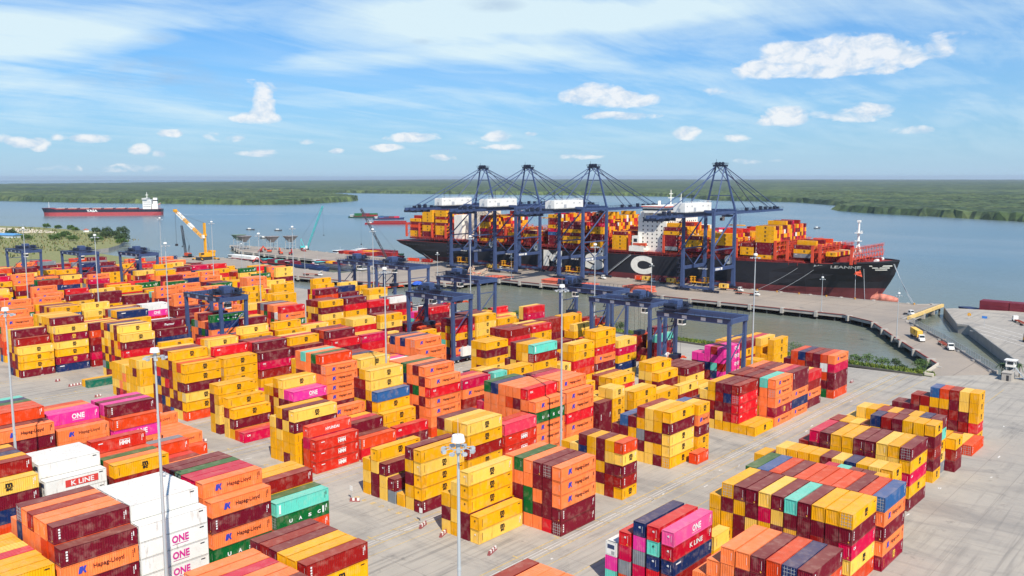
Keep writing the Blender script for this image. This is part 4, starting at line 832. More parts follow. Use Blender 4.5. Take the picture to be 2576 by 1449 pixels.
    put(s, textmesh('HEAVY LIFT 65T', .9, 7.0, .03), X0 - .96, Y0 - 11 + 3.4 + 3, 15.6, WHT, 'y')
    for xx in (514 - 3,): pass
    P(s, 'warning_sign')
    for y, yy in ((Y0 - 11, -1),):
        s = MB(); s.box(X0 + 3, X0 + 9, y - .72, y - .66, 14.6, 15.1, WHT); s.box(X0 + 3, X0 + 9, y - .72, y - .66, 15.3, 15.8, WHT); s.box(X0 + 10, X0 + 12.4, y - .72, y - .66, 14.5, 16.0, WHT); P(s, 'name_plate')
    return root
for Y0, lb in ((509, 'leftmost blue quay crane, nearest the stern of the container ship'), (459.5, 'second blue quay crane from the ship stern, beside letter M'),
               (394.5, 'third blue quay crane from the left, in front of letter S'), (289, 'rightmost blue quay crane, standing apart beyond the letter C')): sts_crane(Y0, lb)

# ---------------------------------------------------------------- rubber tyred gantry cranes
def rtg(u0, vnear, span, trolley, label, hook=8.0, load=None, flip=False, dx=11.5, HT=28.0):
    """legs at Y=-vnear (near) and +span further; trolley 0..1 from near to far"""
    base = (u0, -vnear, 0); root = empty('yard_gantry_crane', base); tag(root, label, 'gantry crane', 'blue rubber tyred gantry cranes over the container blocks'); S = STEELB
    def P(mb, nm, par=None): return mb.build(nm, par or root)
    for x in (0, dx):
        for y in (0, span):
            b = MB(); b.beam((x * .92 + dx * .04, y, 2.4), (x, y, HT - 2.2), 1.15, 1.5, S, 1.0, 1.3); P(b, 'leg')
    for y in (0, span):
        b = MB(); b.beam((-.8, y, 2.0), (dx + .8, y, 2.0), 1.3, 1.2, S); P(b, 'sill_beam'); b = MB(); b.beam((0.6, y, HT - 7), (dx - .6, y, HT - 7), .35, .35, S); b.beam((.6, y, 12), (dx - .6, y, HT - 7.1), .3, .3, S); P(b, 'brace')
        for x in (0.3, 2.6, dx - 2.6, dx - .3):
            w_ = MB(); w_.tube((x, y - .45, .85), (x, y + .45, .85), .85, DARK, n=14); w_.tube((x, y - .5, .85), (x, y + .5, .85), .35, GALV, n=8); P(w_, 'wheel')
    for x in (0, dx):
        b = MB(); b.box(x - .65, x + .65, -.9, span + .9, HT - 2.4, HT - .4, S); b.railing([(x + (-1.3 if x == 0 else 1.3), -.9, HT - .4), (x + (-1.3 if x == 0 else 1.3), span + .9, HT - .4)], 1.1, STEELD, 2.2, .09)
        b.box(x - 1.4 if x == 0 else x + .6, x - .6 if x == 0 else x + 1.4, -.9, span + .9, HT - .5, HT - .4, STEELD)
        for yy in (.12, .35, .62, .88):
            if x == 0: b.box(x - .72, x - .66, span * yy - 1.0, span * yy + .9, HT - 2.0, HT - .9, WHT)
        P(b, 'girder')
    for y in (-.6, span + .6): b = MB(); b.beam((0, y, HT - 1.4), (dx, y, HT - 1.4), .8, 1.6, S); P(b, 'end_tie')
    ty = span * trolley; t_ = MB(); r_ = random.Random(int(u0))
    t_.box(-.9, dx + .9, ty - 3.2, ty + 3.2, HT + .3, HT + .7, STEELD)
    t_.box(dx * .3, dx * .62, ty - 1.9, ty + 2.0, HT + .7, HT + 3.4, S); t_.tube((1.6, ty - 2.4, HT + 1.6), (1.6, ty + 2.4, HT + 1.6), .8, STEELD, n=10); t_.tube((dx - 1.8, ty - 2.4, HT + 1.6), (dx - 1.8, ty + 2.4, HT + 1.6), .8, STEELD, n=10)
    for q in range(16): x = r_.uniform(-.5, dx - .5); y = ty + r_.uniform(-3, 2.2); t_.box(x, x + r_.uniform(.4, 1.6), y, y + r_.uniform(.4, 1.2), HT + .7, HT + r_.uniform(1.2, 2.7), STEELD if q % 3 else S)
    t_.railing([(-.9, ty - 3.2, HT + .7), (dx + .9, ty - 3.2, HT + .7), (dx + .9, ty + 3.2, HT + .7), (-.9, ty + 3.2, HT + .7), (-.9, ty - 3.2, HT + .7)], 1.2, STEELD, 1.5, .08)
    P(t_, 'trolley')
    c = MB(); c.box(dx * .25, dx * .25 + 2.2, ty - 4.6, ty - 2.4, HT - 5.2, HT - 2.6, WHITEP); c.box(dx * .25 - .03, dx * .25 + 2.23, ty - 4.63, ty - 4.4, HT - 4.7, HT - 3.3, GLASS); c.box(dx * .25 - .04, dx * .25, ty - 4.2, ty - 2.8, HT - 4.6, HT - 3.3, GLASS)
    cab = P(c, 'operator_cab')
    z = hook; s = MB(); s.box(-.35 + dx / 2 - 6, dx / 2 + 6.3, ty - .5, ty + .5, z + .25, z + .85, ORAP)
    for xx in (dx / 2 - 6, dx / 2 + 6): s.box(xx - .25, xx + .25, ty - 1.2, ty + 1.2, z, z + .5, ORAP)
    s.box(dx / 2 - 2.4, dx / 2 + 2.4, ty - 1.2, ty + 1.2, z + .9, z + 2.4, STEELD); P(s, 'spreader')
    s = MB()
    for xx in (-2, 2):
        for yy in (-1, 1): s.tube((dx / 2 + xx, ty + yy, z + 2.3), (dx / 2 + xx * 1.3, ty + yy, HT + .4), .05, DARK, n=4)
    P(s, 'hoist_ropes')
    e = MB(); yb = -1.2; e.box(dx * .28, dx * .74, yb - 1.5, yb - .2, 3.0, 6.6, WHITEP); e.box(dx * .33, dx * .37, yb - 1.1, yb - .6, 6.6, 7.2, GALV); e.box(dx * .6, dx * .64, yb - 1.1, yb - .6, 6.6, 7.2, GALV); P(e, 'power_house')
    l_ = MB(); l_.box(.5, 1.7, -1.0, -.5, 2.6, HT - 3, STEELD) if False else None
    for q in range(7): z0 = 3 + q * 3.2; l_.box(dx - 1.6, dx + .9, span + .7, span + 1.7, z0, z0 + .1, STEELD); l_.beam((dx - 1.4, span + 1.2, z0), (dx + .7, span + 1.2, z0 + 3.2), .08, .6, STEELD)
    P(l_, 'stairs')
    r2 = MB(); r2.tube((dx + .8, -1.0, 4.6), (dx + .8, -.6, 4.6), 2.1, WHITEP, n=18)
    for q in range(10):
        a = q * math.pi / 5; r2.beam((dx + .8, -1.08, 4.6), (dx + .8 + 2.2 * math.cos(a), -1.08, 4.6 + 2.2 * math.sin(a)), .07, .12, REDP)
    P(r2, 'cable_reel')
    if load:
        x, L = dx / 2 - 6.1, 12.19
        rt = empty('shipping_container', (u0 + x, -vnear + ty - BW / 2, z - BH), 0); tag(rt, load[1], 'shipping container', 'shipping containers hanging under gantry cranes')
        for nm, me in proto(L, load[0], False):
            ob = bpy.data.objects.new(nm, me); COL.objects.link(ob); ob.parent = rt
    return root
rtg(268.5, -140 + 1.8, 27.5, 0.88, 'blue gantry crane beside the pink container stacks, nearest the camera', 9)
rtg(283, -181 + 2, 27.5, 0.3, 'blue gantry crane directly behind the one by the pink stacks', 13, None)
rtg(303, -210.5, 27.5, .94, 'blue gantry crane left of the orange hatch covers, its trolley over the far leg', 14)
rtg(246, -250.5 + 2, 26.5, .72, 'blue gantry crane with white power house behind the salmon orange block', 12.6, ('r', 'dark red container hanging under the gantry crane with white power house'), dx=10.5)
rtg(295, -282 + 1.4, 27, .72, 'blue gantry crane in front of the second quay crane, by the basin', 14)
rtg(315, -351, 27.5, .75, 'blue gantry crane at the left end of the grey water basin', 14, dx=14)
rtg(183, -318 + 1.5, 27, 0.18, 'blue gantry crane with white cab over a green container, mid yard', 13, ('g', 'green container hanging under the gantry crane with white cab'))
rtg(316, -388 + 1.8, 27, .62, 'blue gantry crane holding a red container beside the river barges', 12, ('R', 'red container hanging under the gantry crane beside the river barges'))
rtg(258, -540, 27.5, .55, 'blue gantry crane just left of the yellow mobile crane', 13)
rtg(236, -576, 27.5, .35, 'blue gantry crane left of centre at the far end of the yard', 13)
rtg(219, -624, 27.5, .3, 'blue gantry crane at the left edge of the picture', 13)

# ---------------------------------------------------------------- high mast lights
def hmast(u, v, H, label, n=8, small=False):
    root = empty('high_mast_light', (u, -v, 0)); tag(root, label, 'mast light', 'high mast lights in the yard')
    k = .50 if small else .56; kp = .55 if small else .92
    b = MB(); zs = [0, H * .22, H * .45, H * .7, H - 1.2]; rs = [.42, .36, .29, .22, .15]
    for i in range(4): b.tube((0, 0, zs[i]), (0, 0, zs[i + 1]), rs[i] * kp, GALV, rs[i + 1] * kp, 12); b.tube((0, 0, zs[i] - .06), (0, 0, zs[i] + .25), rs[i] * kp * 1.16, GALV, n=12)
    b.box(-.8, .8, -.8, .8, 0, .5, CONC); b.build('pole', root)
    c = MB(); c.tube((0, 0, H - .55), (0, 0, H), 1.35 * k, WHITEP, 1.15 * k, 20); c.tube((0, 0, H), (0, 0, H + .12), 1.15 * k, WHITEP, .6, 20); c.tube((0, 0, H + .1), (0, 0, H + 1.9), .03, GALV, n=4); c.build('canopy', root)
    c = MB()
    for q in range(14): a0 = q * 2 * math.pi / 14; a1 = (q + 1) * 2 * math.pi / 14; c.beam((1.5 * k * math.cos(a0), 1.5 * k * math.sin(a0), H - 1.2), (1.5 * k * math.cos(a1), 1.5 * k * math.sin(a1), H - 1.2), .12, .12, GALV)
    c.tube((0, 0, H - 1.9), (0, 0, H - .6), .45 * k, GALV, n=10)
    ring = c.build('ring', root)
    for q in range(n):
        a = (q + .5) * 2 * math.pi / n; f_ = MB(); d = Vector((math.cos(a), math.sin(a), 0)); s_ = Vector((-d.y, d.x, 0)); p0 = d * 1.4 * k + Vector((0, 0, H - 1.2)); p1 = d * 2.7 * k + Vector((0, 0, H - 1.35))
        f_.beam(p0, p1, .08, .08, GALV)
        cc = d * 2.9 * k + Vector((0, 0, H - 1.45)); f_.beam(cc - s_ * .45 * k, cc + s_ * .45 * k, .75 * k, .24, GALV); f_.beam(cc - s_ * .38 * k + Vector((0, 0, -.16)), cc + s_ * .38 * k + Vector((0, 0, -.16)), .6 * k, .06, WHITEP)
        f_.build('floodlight', root)
    return root
for a in ((64.3, -131.3, 48.5, 'nearest tall mast light, rising in front of the white reefers at bottom left'), (62.4, -62.4, 48.5, 'big mast light in front of the yellow stacks, bottom centre'), (171.0, -133.9, 48.5, 'tall mast light in front of the salmon blocks, right of centre'), (170.0, -200.4, 48.5, 'tall mast light left of the salmon block with navy stripes'), (286.8, -138.4, 48.5, 'tall mast light standing behind the dark red block on the right'), (288.1, -208.7, 48.5, 'tall mast light just left of the gantry crane pair by the basin'), (177.1, -347.6, 48.5, 'mast light left of the gantry crane with white cab, far yard'), (180.6, -422.5, 48.5, 'mast light second from the left in the far yard'), (181.1, -512.1, 48.5, 'mast light farthest left in the far yard'), (290.4, -281.4, 48.5, 'tall mast light in front of the second quay crane'), (297.2, -359.3, 48.5, 'mast light left of the ship stern, by the barge crane'), (284.0, -497.5, 48.5, 'mast light right of the yellow mobile crane'), (283.6, -411.8, 48.5, 'mast light in front of the turquoise crane'), (288.2, -571.6, 48.5, 'mast light left of the yellow mobile crane, in the far yard'), (237.8, -373.5, 48.5, 'mast light behind the gantry crane with white cab')): hmast(*a)
for a in ((482, -304, 20, 'short wharf mast light by the orange hatch covers'), (480, -191, 20, 'short wharf mast light below the ship bow'), (482, -425, 18, 'short wharf mast light at the third quay crane'),
          (421.5, -131.5, 22, 'mast light on the causeway beside the yellow truck'), (391, -640, 22, 'mast light standing on the barge pier, left'), (396, -560, 22, 'mast light on the barge pier, middle'), (450, -470, 20, 'mast light on the wharf behind the basin end')): hmast(*a[:3], a[3], 6, True)
# left edge mast
q_ = (20, 1232)
hmast(64.9, -196.3, 48.5, 'mast light at the left edge of the picture, in front of the salmon stacks')
# ---------------------------------------------------------------- the container ship at the wharf
HULLB = paint('hull_black', (0.007, 0.008, 0.014), 0.6, 0, 0.25, (0.06, 0.022, 0.014), 0.05)
HULLR = paint('antifouling_red', srgb(104, 38, 42), 0.7, 0, 0.5, (0.25, 0.12, 0.08), 0.08)
BULBM = paint('worn_pink_bulb', srgb(214, 130, 110), 0.6, 0, 0.9, (0.55, 0.18, 0.10), 0.3)
DECKR = paint('deck_red_oxide', srgb(140, 40, 38), 0.7, 0, 0.35)
LASH = paint('lashing_bridge_orange', srgb(206, 70, 40), 0.6, 0, 0.4)
CREAM = paint('cream_superstructure', (0.82, 0.80, 0.72), 0.5, 0, 0.2)
def ship():
    B0 = (580, 385, -4); root = empty('container_ship', B0); tag(root, 'huge black container ship with cream letters moored along the wharf', 'container ship')
    def P(mb, nm, par=None, sm=False):
        o = mb.build(nm, par or root); o.data.transform(Matrix.Translation(-Vector(B0))); 
        if sm: o.data.polygons.foreach_set('use_smooth', [True] * len(o.data.polygons))
        return o
    CX = 579.5; HW = 30.0
    # stations along y (bow small y): half width at deck, mid, waterline; deck height
    st = [(181.5, .3, 0, 0, 22.0), (185, 5, .5, .4, 21.8), (190, 12.5, 3.0, 1.5, 21.4), (200, 20, 10, 5, 20.9), (214, 26, 18, 12, 20.4), (232, 29.3, 26, 21.5, 19.8), (255, 30, 29.6, 28.5, 19.2), (285, 30, 30, 30, 18.8),
          (420, 30, 30, 30, 17.8), (520, 30, 30, 29.6, 17.2), (570, 30, 29.5, 24, 16.9), (600, 29.6, 27, 13, 16.7), (620, 29, 21, 4, 16.5), (632.5, 28, 12, .5, 16.5)]
    zs = [-5.5, 0.5, 4.0, 8.5, 13.0, None]
    def hw(s, z):
        y, a, m_, w_, dk = s
        if z is None or z >= dk - 1: return a
        t_ = (z + 4) / (dk + 4); t_ = max(0, min(1, t_))
        return w_ + (m_ - w_) * min(1, t_ * 2) if t_ < .5 else m_ + (a - m_) * (t_ - .5) * 2
    b = MB(); V = []; 
    for s in st:
        for z in zs:
            zz = s[4] if z is None else z; yy = s[0]
            if s[0] < 200: yy = s[0] + (1 - min(1, max(0, (zz + 4) / 24))) ** 1.3 * 20 * (200 - s[0]) / 22 * .75
            if s[0] > 600: yy = s[0] - (1 - min(1, max(0, (zz + 4) / 17))) * 26 * (s[0] - 600) / 32
            h = hw(s, z); V += [(CX - h, yy, zz), (CX + h, yy, zz)]
    nz = len(zs) * 2; kb = b.mi(HULLB); kr = b.mi(HULLR); kd = b.mi(DECKR); b.v = V
    for i in range(len(st) - 1):
        for j in range(len(zs) - 1):
            a0 = i * nz + j * 2
            for sd_ in (0, 1):
                q = (a0 + sd_, a0 + nz + sd_, a0 + nz + 2 + sd_, a0 + 2 + sd_); b.f.append(q if sd_ else q[::-1]); b.m.append(kr if j < 2 else kb)
        a0 = i * nz + nz - 2; b.f.append((a0, a0 + 1, a0 + nz + 1, a0 + nz)); b.m.append(kd)
    e0 = (len(st) - 1) * nz
    for j in range(len(zs) - 1): a0 = e0 + 2 * j; b.f.append((a0, a0 + 1, a0 + 3, a0 + 2)); b.m.append(kr if j < 2 else kb)
    hull = P(b, 'hull')
    # bulwark and white bow stripes
    b = MB()
    for i in range(4):
        s, s2 = st[i], st[i + 1]
        for sg in (-1, 1): b.beam((CX + sg * s[1], s[0], s[4] + .4), (CX + sg * s2[1], s2[0], s2[4] + .4), .25, 1.0, HULLB)
    P(b, 'bulwark')
    b = MB()
    c0 = Vector((CX, 186, -2.0)); 
    for q in range(10):
        a0 = 181.0 + q * 2.2; r0 = 3.3 * math.sqrt(max(.02, 1 - ((9 - q) / 9.6) ** 3.2)); a1 = a0 + 2.2; r1 = 3.3 * math.sqrt(max(.02, 1 - ((8 - q) / 9.6) ** 3.2)) if q < 9 else 3.3
        b.tube((CX, a0, -3.2 + q * .10), (CX, a1, -3.1 + q * .10), r0, BULBM, r1, 16)
    b.beam((CX, 199, -2), (CX, 193.5, 7), 5.5, 9, BULBM, 1.0, 3.0)
    P(b, 'bulbous_bow')
    # writing on the side, faces the yard
    yv = -0.0; b = MB()
    b.v = []
    for ch, y, z, h_, w_ in (('M', 440, 10.6, 13.0, 19), ('S', 398.4, 10.8, 12.8, 18), ('C', 355.8, 10.8, 13.6, 18.5)): b = MB(); put(b, textmesh(ch, h_, w_, .07, 0, 1.0, 6), CX - 30.12, y, z, CREAM, 'y'); P(b, 'hull_letter')
    b = MB(); TM = textmesh('MSC LEANNE', 1.9, 27.0, .03, .2)
    def hx(y):
        for s, s2 in zip(st[:-1], st[1:]):
            if s[0] <= y <= s2[0]: k = (y - s[0]) / (s2[0] - s[0]); return (s[1] + (s2[1] - s[1]) * k), (s[2] + (s2[2] - s[2]) * k), s[4] + (s2[4] - s[4]) * k
        return 30, 30, 18
    def side(y, z):
        for s, s2 in zip(st[:-1], st[1:]):
            if s[0] <= y <= s2[0]:
                k = (y - s[0]) / (s2[0] - s[0]); a13 = hw(s, 13.0) * (1 - k) + hw(s2, 13.0) * k; at = s[1] * (1 - k) + s2[1] * k; dk = s[4] * (1 - k) + s2[4] * k
                return a13 + (at - a13) * max(0, min(1, (z - 13) / (dk - 13)))
        return 30
    vs = []
    for a, _, c in TM[0]:
        y = 212.5 - a; z = 18.2 + c; xs_ = CX - side(y, z) - .3; vs.append((xs_, y, z))
    b.add(vs, TM[1], CREAM)
    for q in range(3):
        z = 19.6 - q * 1.3; y0, y1 = 184.5 + q * 1.2, 195 - q * 1.2; pts = []
        for y in (y0, y1):
            for zz in (z, z - .7): pts.append((CX - side(y, zz) - .35, y, zz))
        b.add([pts[0], pts[1], pts[3], pts[2]], [(0, 1, 2, 3)], CREAM)
    P(b, 'ship_name')
    # deck edge walkway, hatch coamings
    b = MB(); b.box(CX - 29, CX + 29, 232, 612, 19.2, 20.6, DECKR)
    for y in range(236, 610, 6): b.beam((CX - 29.6, y, 18), (CX - 29.6, y, 20.8), .25, .25, DECKR)
    b.railing([(CX - 29.7, 232, 20.6), (CX - 29.7, 615, 20.6)], 1.2, LASH, 3, .12); P(b, 'hatch_coamings')
    # lashing bridges
    bays = SHIPBAYS
    ys = sorted({round(v, 1) for bb in bays for v in (bb[0] - 1.2, bb[1] + 1.2)})
    for y in LASHY:
        b = MB(); ht = 33 if y > 235 else 31
        for x in range(-28, 30, 8 if y > 480 else 6):
            b.beam((CX + x, y - .5, 20.6), (CX + x, y - .5, ht), .35, .35, LASH); b.beam((CX + x, y + .5, 20.6), (CX + x, y + .5, ht), .35, .35, LASH)
            b.beam((CX + x, y, 20.6), (CX + x + 5, y, 26.5), .25, .25, LASH)
        for z in (23.5, 26.6, 29.7, ht - .4):
            b.box(CX - 29, CX + 29, y - .7, y + .7, z, z + .22, LASH); b.beam((CX - 29, y - .7, z + 1.1), (CX + 29, y - .7, z + 1.1), .12, .12, LASH)
        b.box(CX - 29.4, CX - 28.6, y - .8, y + .8, 20.6, ht + .5, LASH); P(b, 'lashing_bridge')
    # accommodation block with wide bridge
    b = MB(); b.box(CX - 24, CX + 22, 339, 363, 20.6, 47, CREAM)
    for z in range(24, 47, 3): 
        for x in range(-21, 20, 3): b.box(CX + x, CX + x + 1.0, 338.9, 339, z, z + 1.0, GLASS); 
    for z in range(24, 47, 3):
        for y in range(342, 362, 4): b.box(CX - 24.1, CX - 24, y, y + 1.0, z, z + 1.0, GLASS)
    house = P(b, 'accommodation')
    b = MB(); b.box(CX - 30.5, CX + 30.5, 337, 355, 50.2, 53.8, CREAM); b.box(CX - 30.6, CX + 30.6, 336.8, 355.2, 51.3, 52.6, GLASS); b.box(CX - 31, CX + 31, 336, 356, 53.8, 54.3, RED); b.box(CX - 31, CX + 31, 336, 356, 54.3, 54.7, CREAM); b.box(CX - 24, CX + 22, 339, 361, 47, 50.2, CREAM)
    for sg in (-1, 1):
        b.beam((CX + sg * 24, 345, 43), (CX + sg * 30.5, 345, 50), 1.2, 1.6, CREAM); b.box(CX + sg * 27.5 - 3, CX + sg * 27.5 + 3, 338, 354, 49.4, 50.2, CREAM)
    br = P(b, 'bridge')
    b = MB(); b.tube((CX - 3, 348, 54.7), (CX - 3, 348, 66), .5, CREAM, .25); b.beam((CX - 7, 348, 60), (CX + 1, 348, 60), .4, .4, CREAM); b.beam((CX - 5, 348, 63), (CX - 1, 348, 63), .9, .5, CREAM); b.tube((CX + 7, 345, 54.7), (CX + 7, 345, 63), .2, CREAM); b.tube((CX - 16, 350, 54.7), (CX - 16, 350, 58), 1.0, CREAM, 1.2, 12); b.tube((CX + 14, 350, 54.7), (CX + 14, 350, 60), .15, CREAM); P(b, 'radar_mast')
    b = MB(); b.box(CX - 30, CX - 24, 354, 367, 20.6, 24.5, CREAM); b.box(CX - 29, CX - 24.5, 359, 365, 24.5, 32, CREAM); b.box(CX - 29.1, CX - 29, 360.5, 363.5, 27.5, 30, GLASS); P(b, 'gangway_tower')
    b = MB(); b.beam((CX - 28.5, 353, 25.9), (CX - 28.5, 364, 25.9), 2.6, 2.2, ORAP, 1.6, 1.2); P(b, 'lifeboat')
    b = MB(); b.box(CX - 12, CX + 12, 534, 548, 20, 47, paint('funnel_cream_rusty', (.84, .72, .56), .6, 0, .6, (.55, .16, .05), .12)); b.box(CX - 11, CX + 11, 536, 546, 47, 49, DARK); P(b, 'funnel')
    b = MB(); b.box(CX - 22, CX + 14, 550, 560, 20, 42, CREAM); P(b, 'engine_casing')
    b = MB()
    for sx in (-2.6, 2.6):
        b.beam((CX + sx, 205, 21), (CX, 208, 33), .7, .7, WHITEP); b.beam((CX + sx, 211, 21), (CX, 208, 33), .7, .7, WHITEP)
    b.beam((CX - 2, 208, 26), (CX + 2, 208, 26), .5, .5, WHITEP); b.tube((CX, 208, 32), (CX, 208, 46), .8, WHITEP, .6, 10); b.box(CX - 1.8, CX + 1.8, 206.2, 209.8, 33.6, 34, WHITEP); b.box(CX - 2, CX + 2, 206, 210, 38.8, 39.3, WHITEP); b.box(CX - .9, CX + .9, 207, 209, 46, 47.4, WHITEP); b.railing([(CX - 2, 206, 39.3), (CX + 2, 206, 39.3), (CX + 2, 210, 39.3)], 1.1, WHITEP, 1.3, .12); P(b, 'foremast')
    b = MB(); r_ = random.Random(4); b.box(CX - 14, CX + 14, 214, 217, 20, 25, DECKR)
    for q in range(12): x = CX + r_.uniform(-14, 12); y = r_.uniform(191, 212); b.tube((x, y, 22.2), (x + 2.4, y, 22.2), 1.1, DECKR if q % 3 else WHITEP, n=10); b.box(x - .5, x + 2.8, y - .8, y + .8, 20.9, 21.6, REDP)
    P(b, 'windlasses')
    b = MB(); b.beam((CX - 30.4, 365, 17.6), (CX - 31.2, 386, 2), .9, .5, GALV); b.beam((CX - 30.8, 365, 18.6), (CX - 31.6, 386, 3), .1, .1, GALV); P(b, 'gangway')
    b = MB(); b.add([(CX - 25.6, 199.5, 14.5), (CX - 24.2, 195.8, 13), (CX - 24, 197, 16.4), (CX - 25.0, 200, 16.2)], [(0, 1, 2, 3)], ORAP); b.beam((CX - 24.5, 196.5, 15.4), (CX - 24.9, 200.6, 14.6), .7, .6, ORAP); b.beam((CX - 24.2, 197.4, 17), (CX - 23.4, 199, 13.4), .6, .6, ORAP); P(b, 'anchor')
    b = MB()
    for q in range(7): b.box(CX - 29.98, CX - 29.9, 590 + q * 4, 592 + q * 4, 13.2, 14.4, DARK)
    P(b, 'stern_openings')
    return root
# bays of the deck cargo: y from, y to, near stack colours top down, first x row offset, rows across, deck height
SHIPBAYS = [(600.2, 614.4, 'ymOmyy', 20), (584.0, 597.6, 'yyyymyymm', 20), (566.0, 580.2, 'myyrymyyym', 20), (511.8, 522.6, 'mmyysmmy', 20), (494.0, 508.2, 'mrmy', 20), (476.0, 490.2, 'yrm', 20), (458.0, 472.2, 'mmyrm', 20), (436.4, 446.6, 'ymrysBmmm', 20),
            (413.0, 431.5, 'mmymyym', 20), (391.5, 404.5, 'mmsyymmyy', 20), (370.5, 383.5, 'myyyy', 20), (339.0, 339.1, '', 20), (326.4, 338.6, 'mymmmk', 22), (308.0, 321.6, 'myym', 22), (282.0, 296.8, 'yyymm', 22), (267.9, 277.6, 'myy', 22), (253.4, 266.8, 'yyyymmmy', 20), (228.2, 241.4, 'myk', 22), (213.0, 219.8, 'y', 24)]
SHIPBAYS = [s for s in SHIPBAYS if s[2]]
LASHY = [616.5, 599.0, 582.0, 564.3, 524.5, 510.0, 492.0, 474.0, 456.0, 434.0, 411.0, 389.0, 367.5, 337.6, 324.0, 302.0, 280.0, 252.0, 243.5, 226.5, 221.6, 201.5]
cship = ship()
sr = random.Random(21)
DPAL = 'yyyyyymmmmrrROOoswy'
for y0_, y1_, cs_, dz_ in SHIPBAYS:
    N_ = 20 if y0_ < 560 else 18
    for q in range(N_):
        n_ = len(cs_) if q == 0 else max(1, len(cs_) + sr.choice([-1, 0, 0, 0, 1]) - (1 if q % 7 == 6 else 0))
        if 450 < y0_ < 510: n_ = min(n_, 4)
        cc_ = cs_[::-1] if q == 0 else ''.join(sr.choice(DPAL) for _ in range(n_))
        x_ = 551.2 + q * 2.62 + (0 if y0_ < 560 else 2)
        if y0_ < 232: x_ += 4; 
        if x_ > 604 or (y0_ < 222 and q > 15): continue
        nb = 2 if (y1_ - y0_) > 15 else 1; Ls = (y1_ - y0_) / nb
        for p_ in range(nb):
            for k_ in range(n_):
                rest.append((x_, y0_ + p_ * Ls + .05, dz_ + .8 + k_ * 2.78, 2.44, Ls - .3, 2.7, cc_[k_] if k_ < len(cc_) else 'm', 'y' if q == 0 else None))

# mooring ropes
def rope(pts, label, sag=.03):
    b = MB(); b2 = []
    for a_, c_ in zip(pts[:-1], pts[1:]):
        a_ = Vector(a_); c_ = Vector(c_)
        for i in range(8):
            p0 = a_.lerp(c_, i / 8); p1 = a_.lerp(c_, (i + 1) / 8); L_ = (c_ - a_).length
            p0.z -= sag * L_ * 4 * (i / 8) * (1 - i / 8); p1.z -= sag * L_ * 4 * ((i + 1) / 8) * (1 - (i + 1) / 8); b.tube(p0, p1, .11, GALV, n=5)
    tag(b.build('mooring_rope', None, pts[0]), label, 'mooring rope', 'mooring ropes of the container ship')
rope([(551.5, 233, 18.8), (545, 261, .6)], 'long mooring rope slanting down the black hull, left of the ship name')
rope([(554, 222, 19.2), (545, 247, .6)], 'mooring rope running down to the wharf below the ship name')
rope([(563, 203, 19.5), (545, 196, .6)], 'mooring rope dropping past the rusty anchor')
rope([(566, 199, 19.5), (545, 190, .6)], 'mooring rope just right of the rusty anchor')
for q in range(3): rope([(576 + q, 184, 20.5), (545, 161 + q * .6, .6)], 'one of the parallel bow ropes reaching the end of the wharf')
rope([(556, 604, 8), (545, 572, .6)], 'stern mooring rope of the container ship, at the left')
def bollard(x, y, label):
    b = MB(); b.tube((x, y, 0), (x, y, .7), .35, YELP, n=10); b.tube((x, y, .7), (x, y, .95), .55, YELP, n=10); tag(b.build('bollard', None, (x, y, 0)), label, 'bollard', 'bollards along the wharf edge')
for y, lb in ((261, 'bollard on the wharf edge at the foot of the leftmost long rope'), (247, 'bollard on the wharf edge below the ship name'), (232, 'bollard on the wharf edge between two rope ends'), (214, 'bollard on the wharf edge, third from the bow'), (196, 'bollard on the wharf edge under the anchor'), (161, 'bollard at the very end of the wharf beyond the bow')): bollard(545, y, lb)

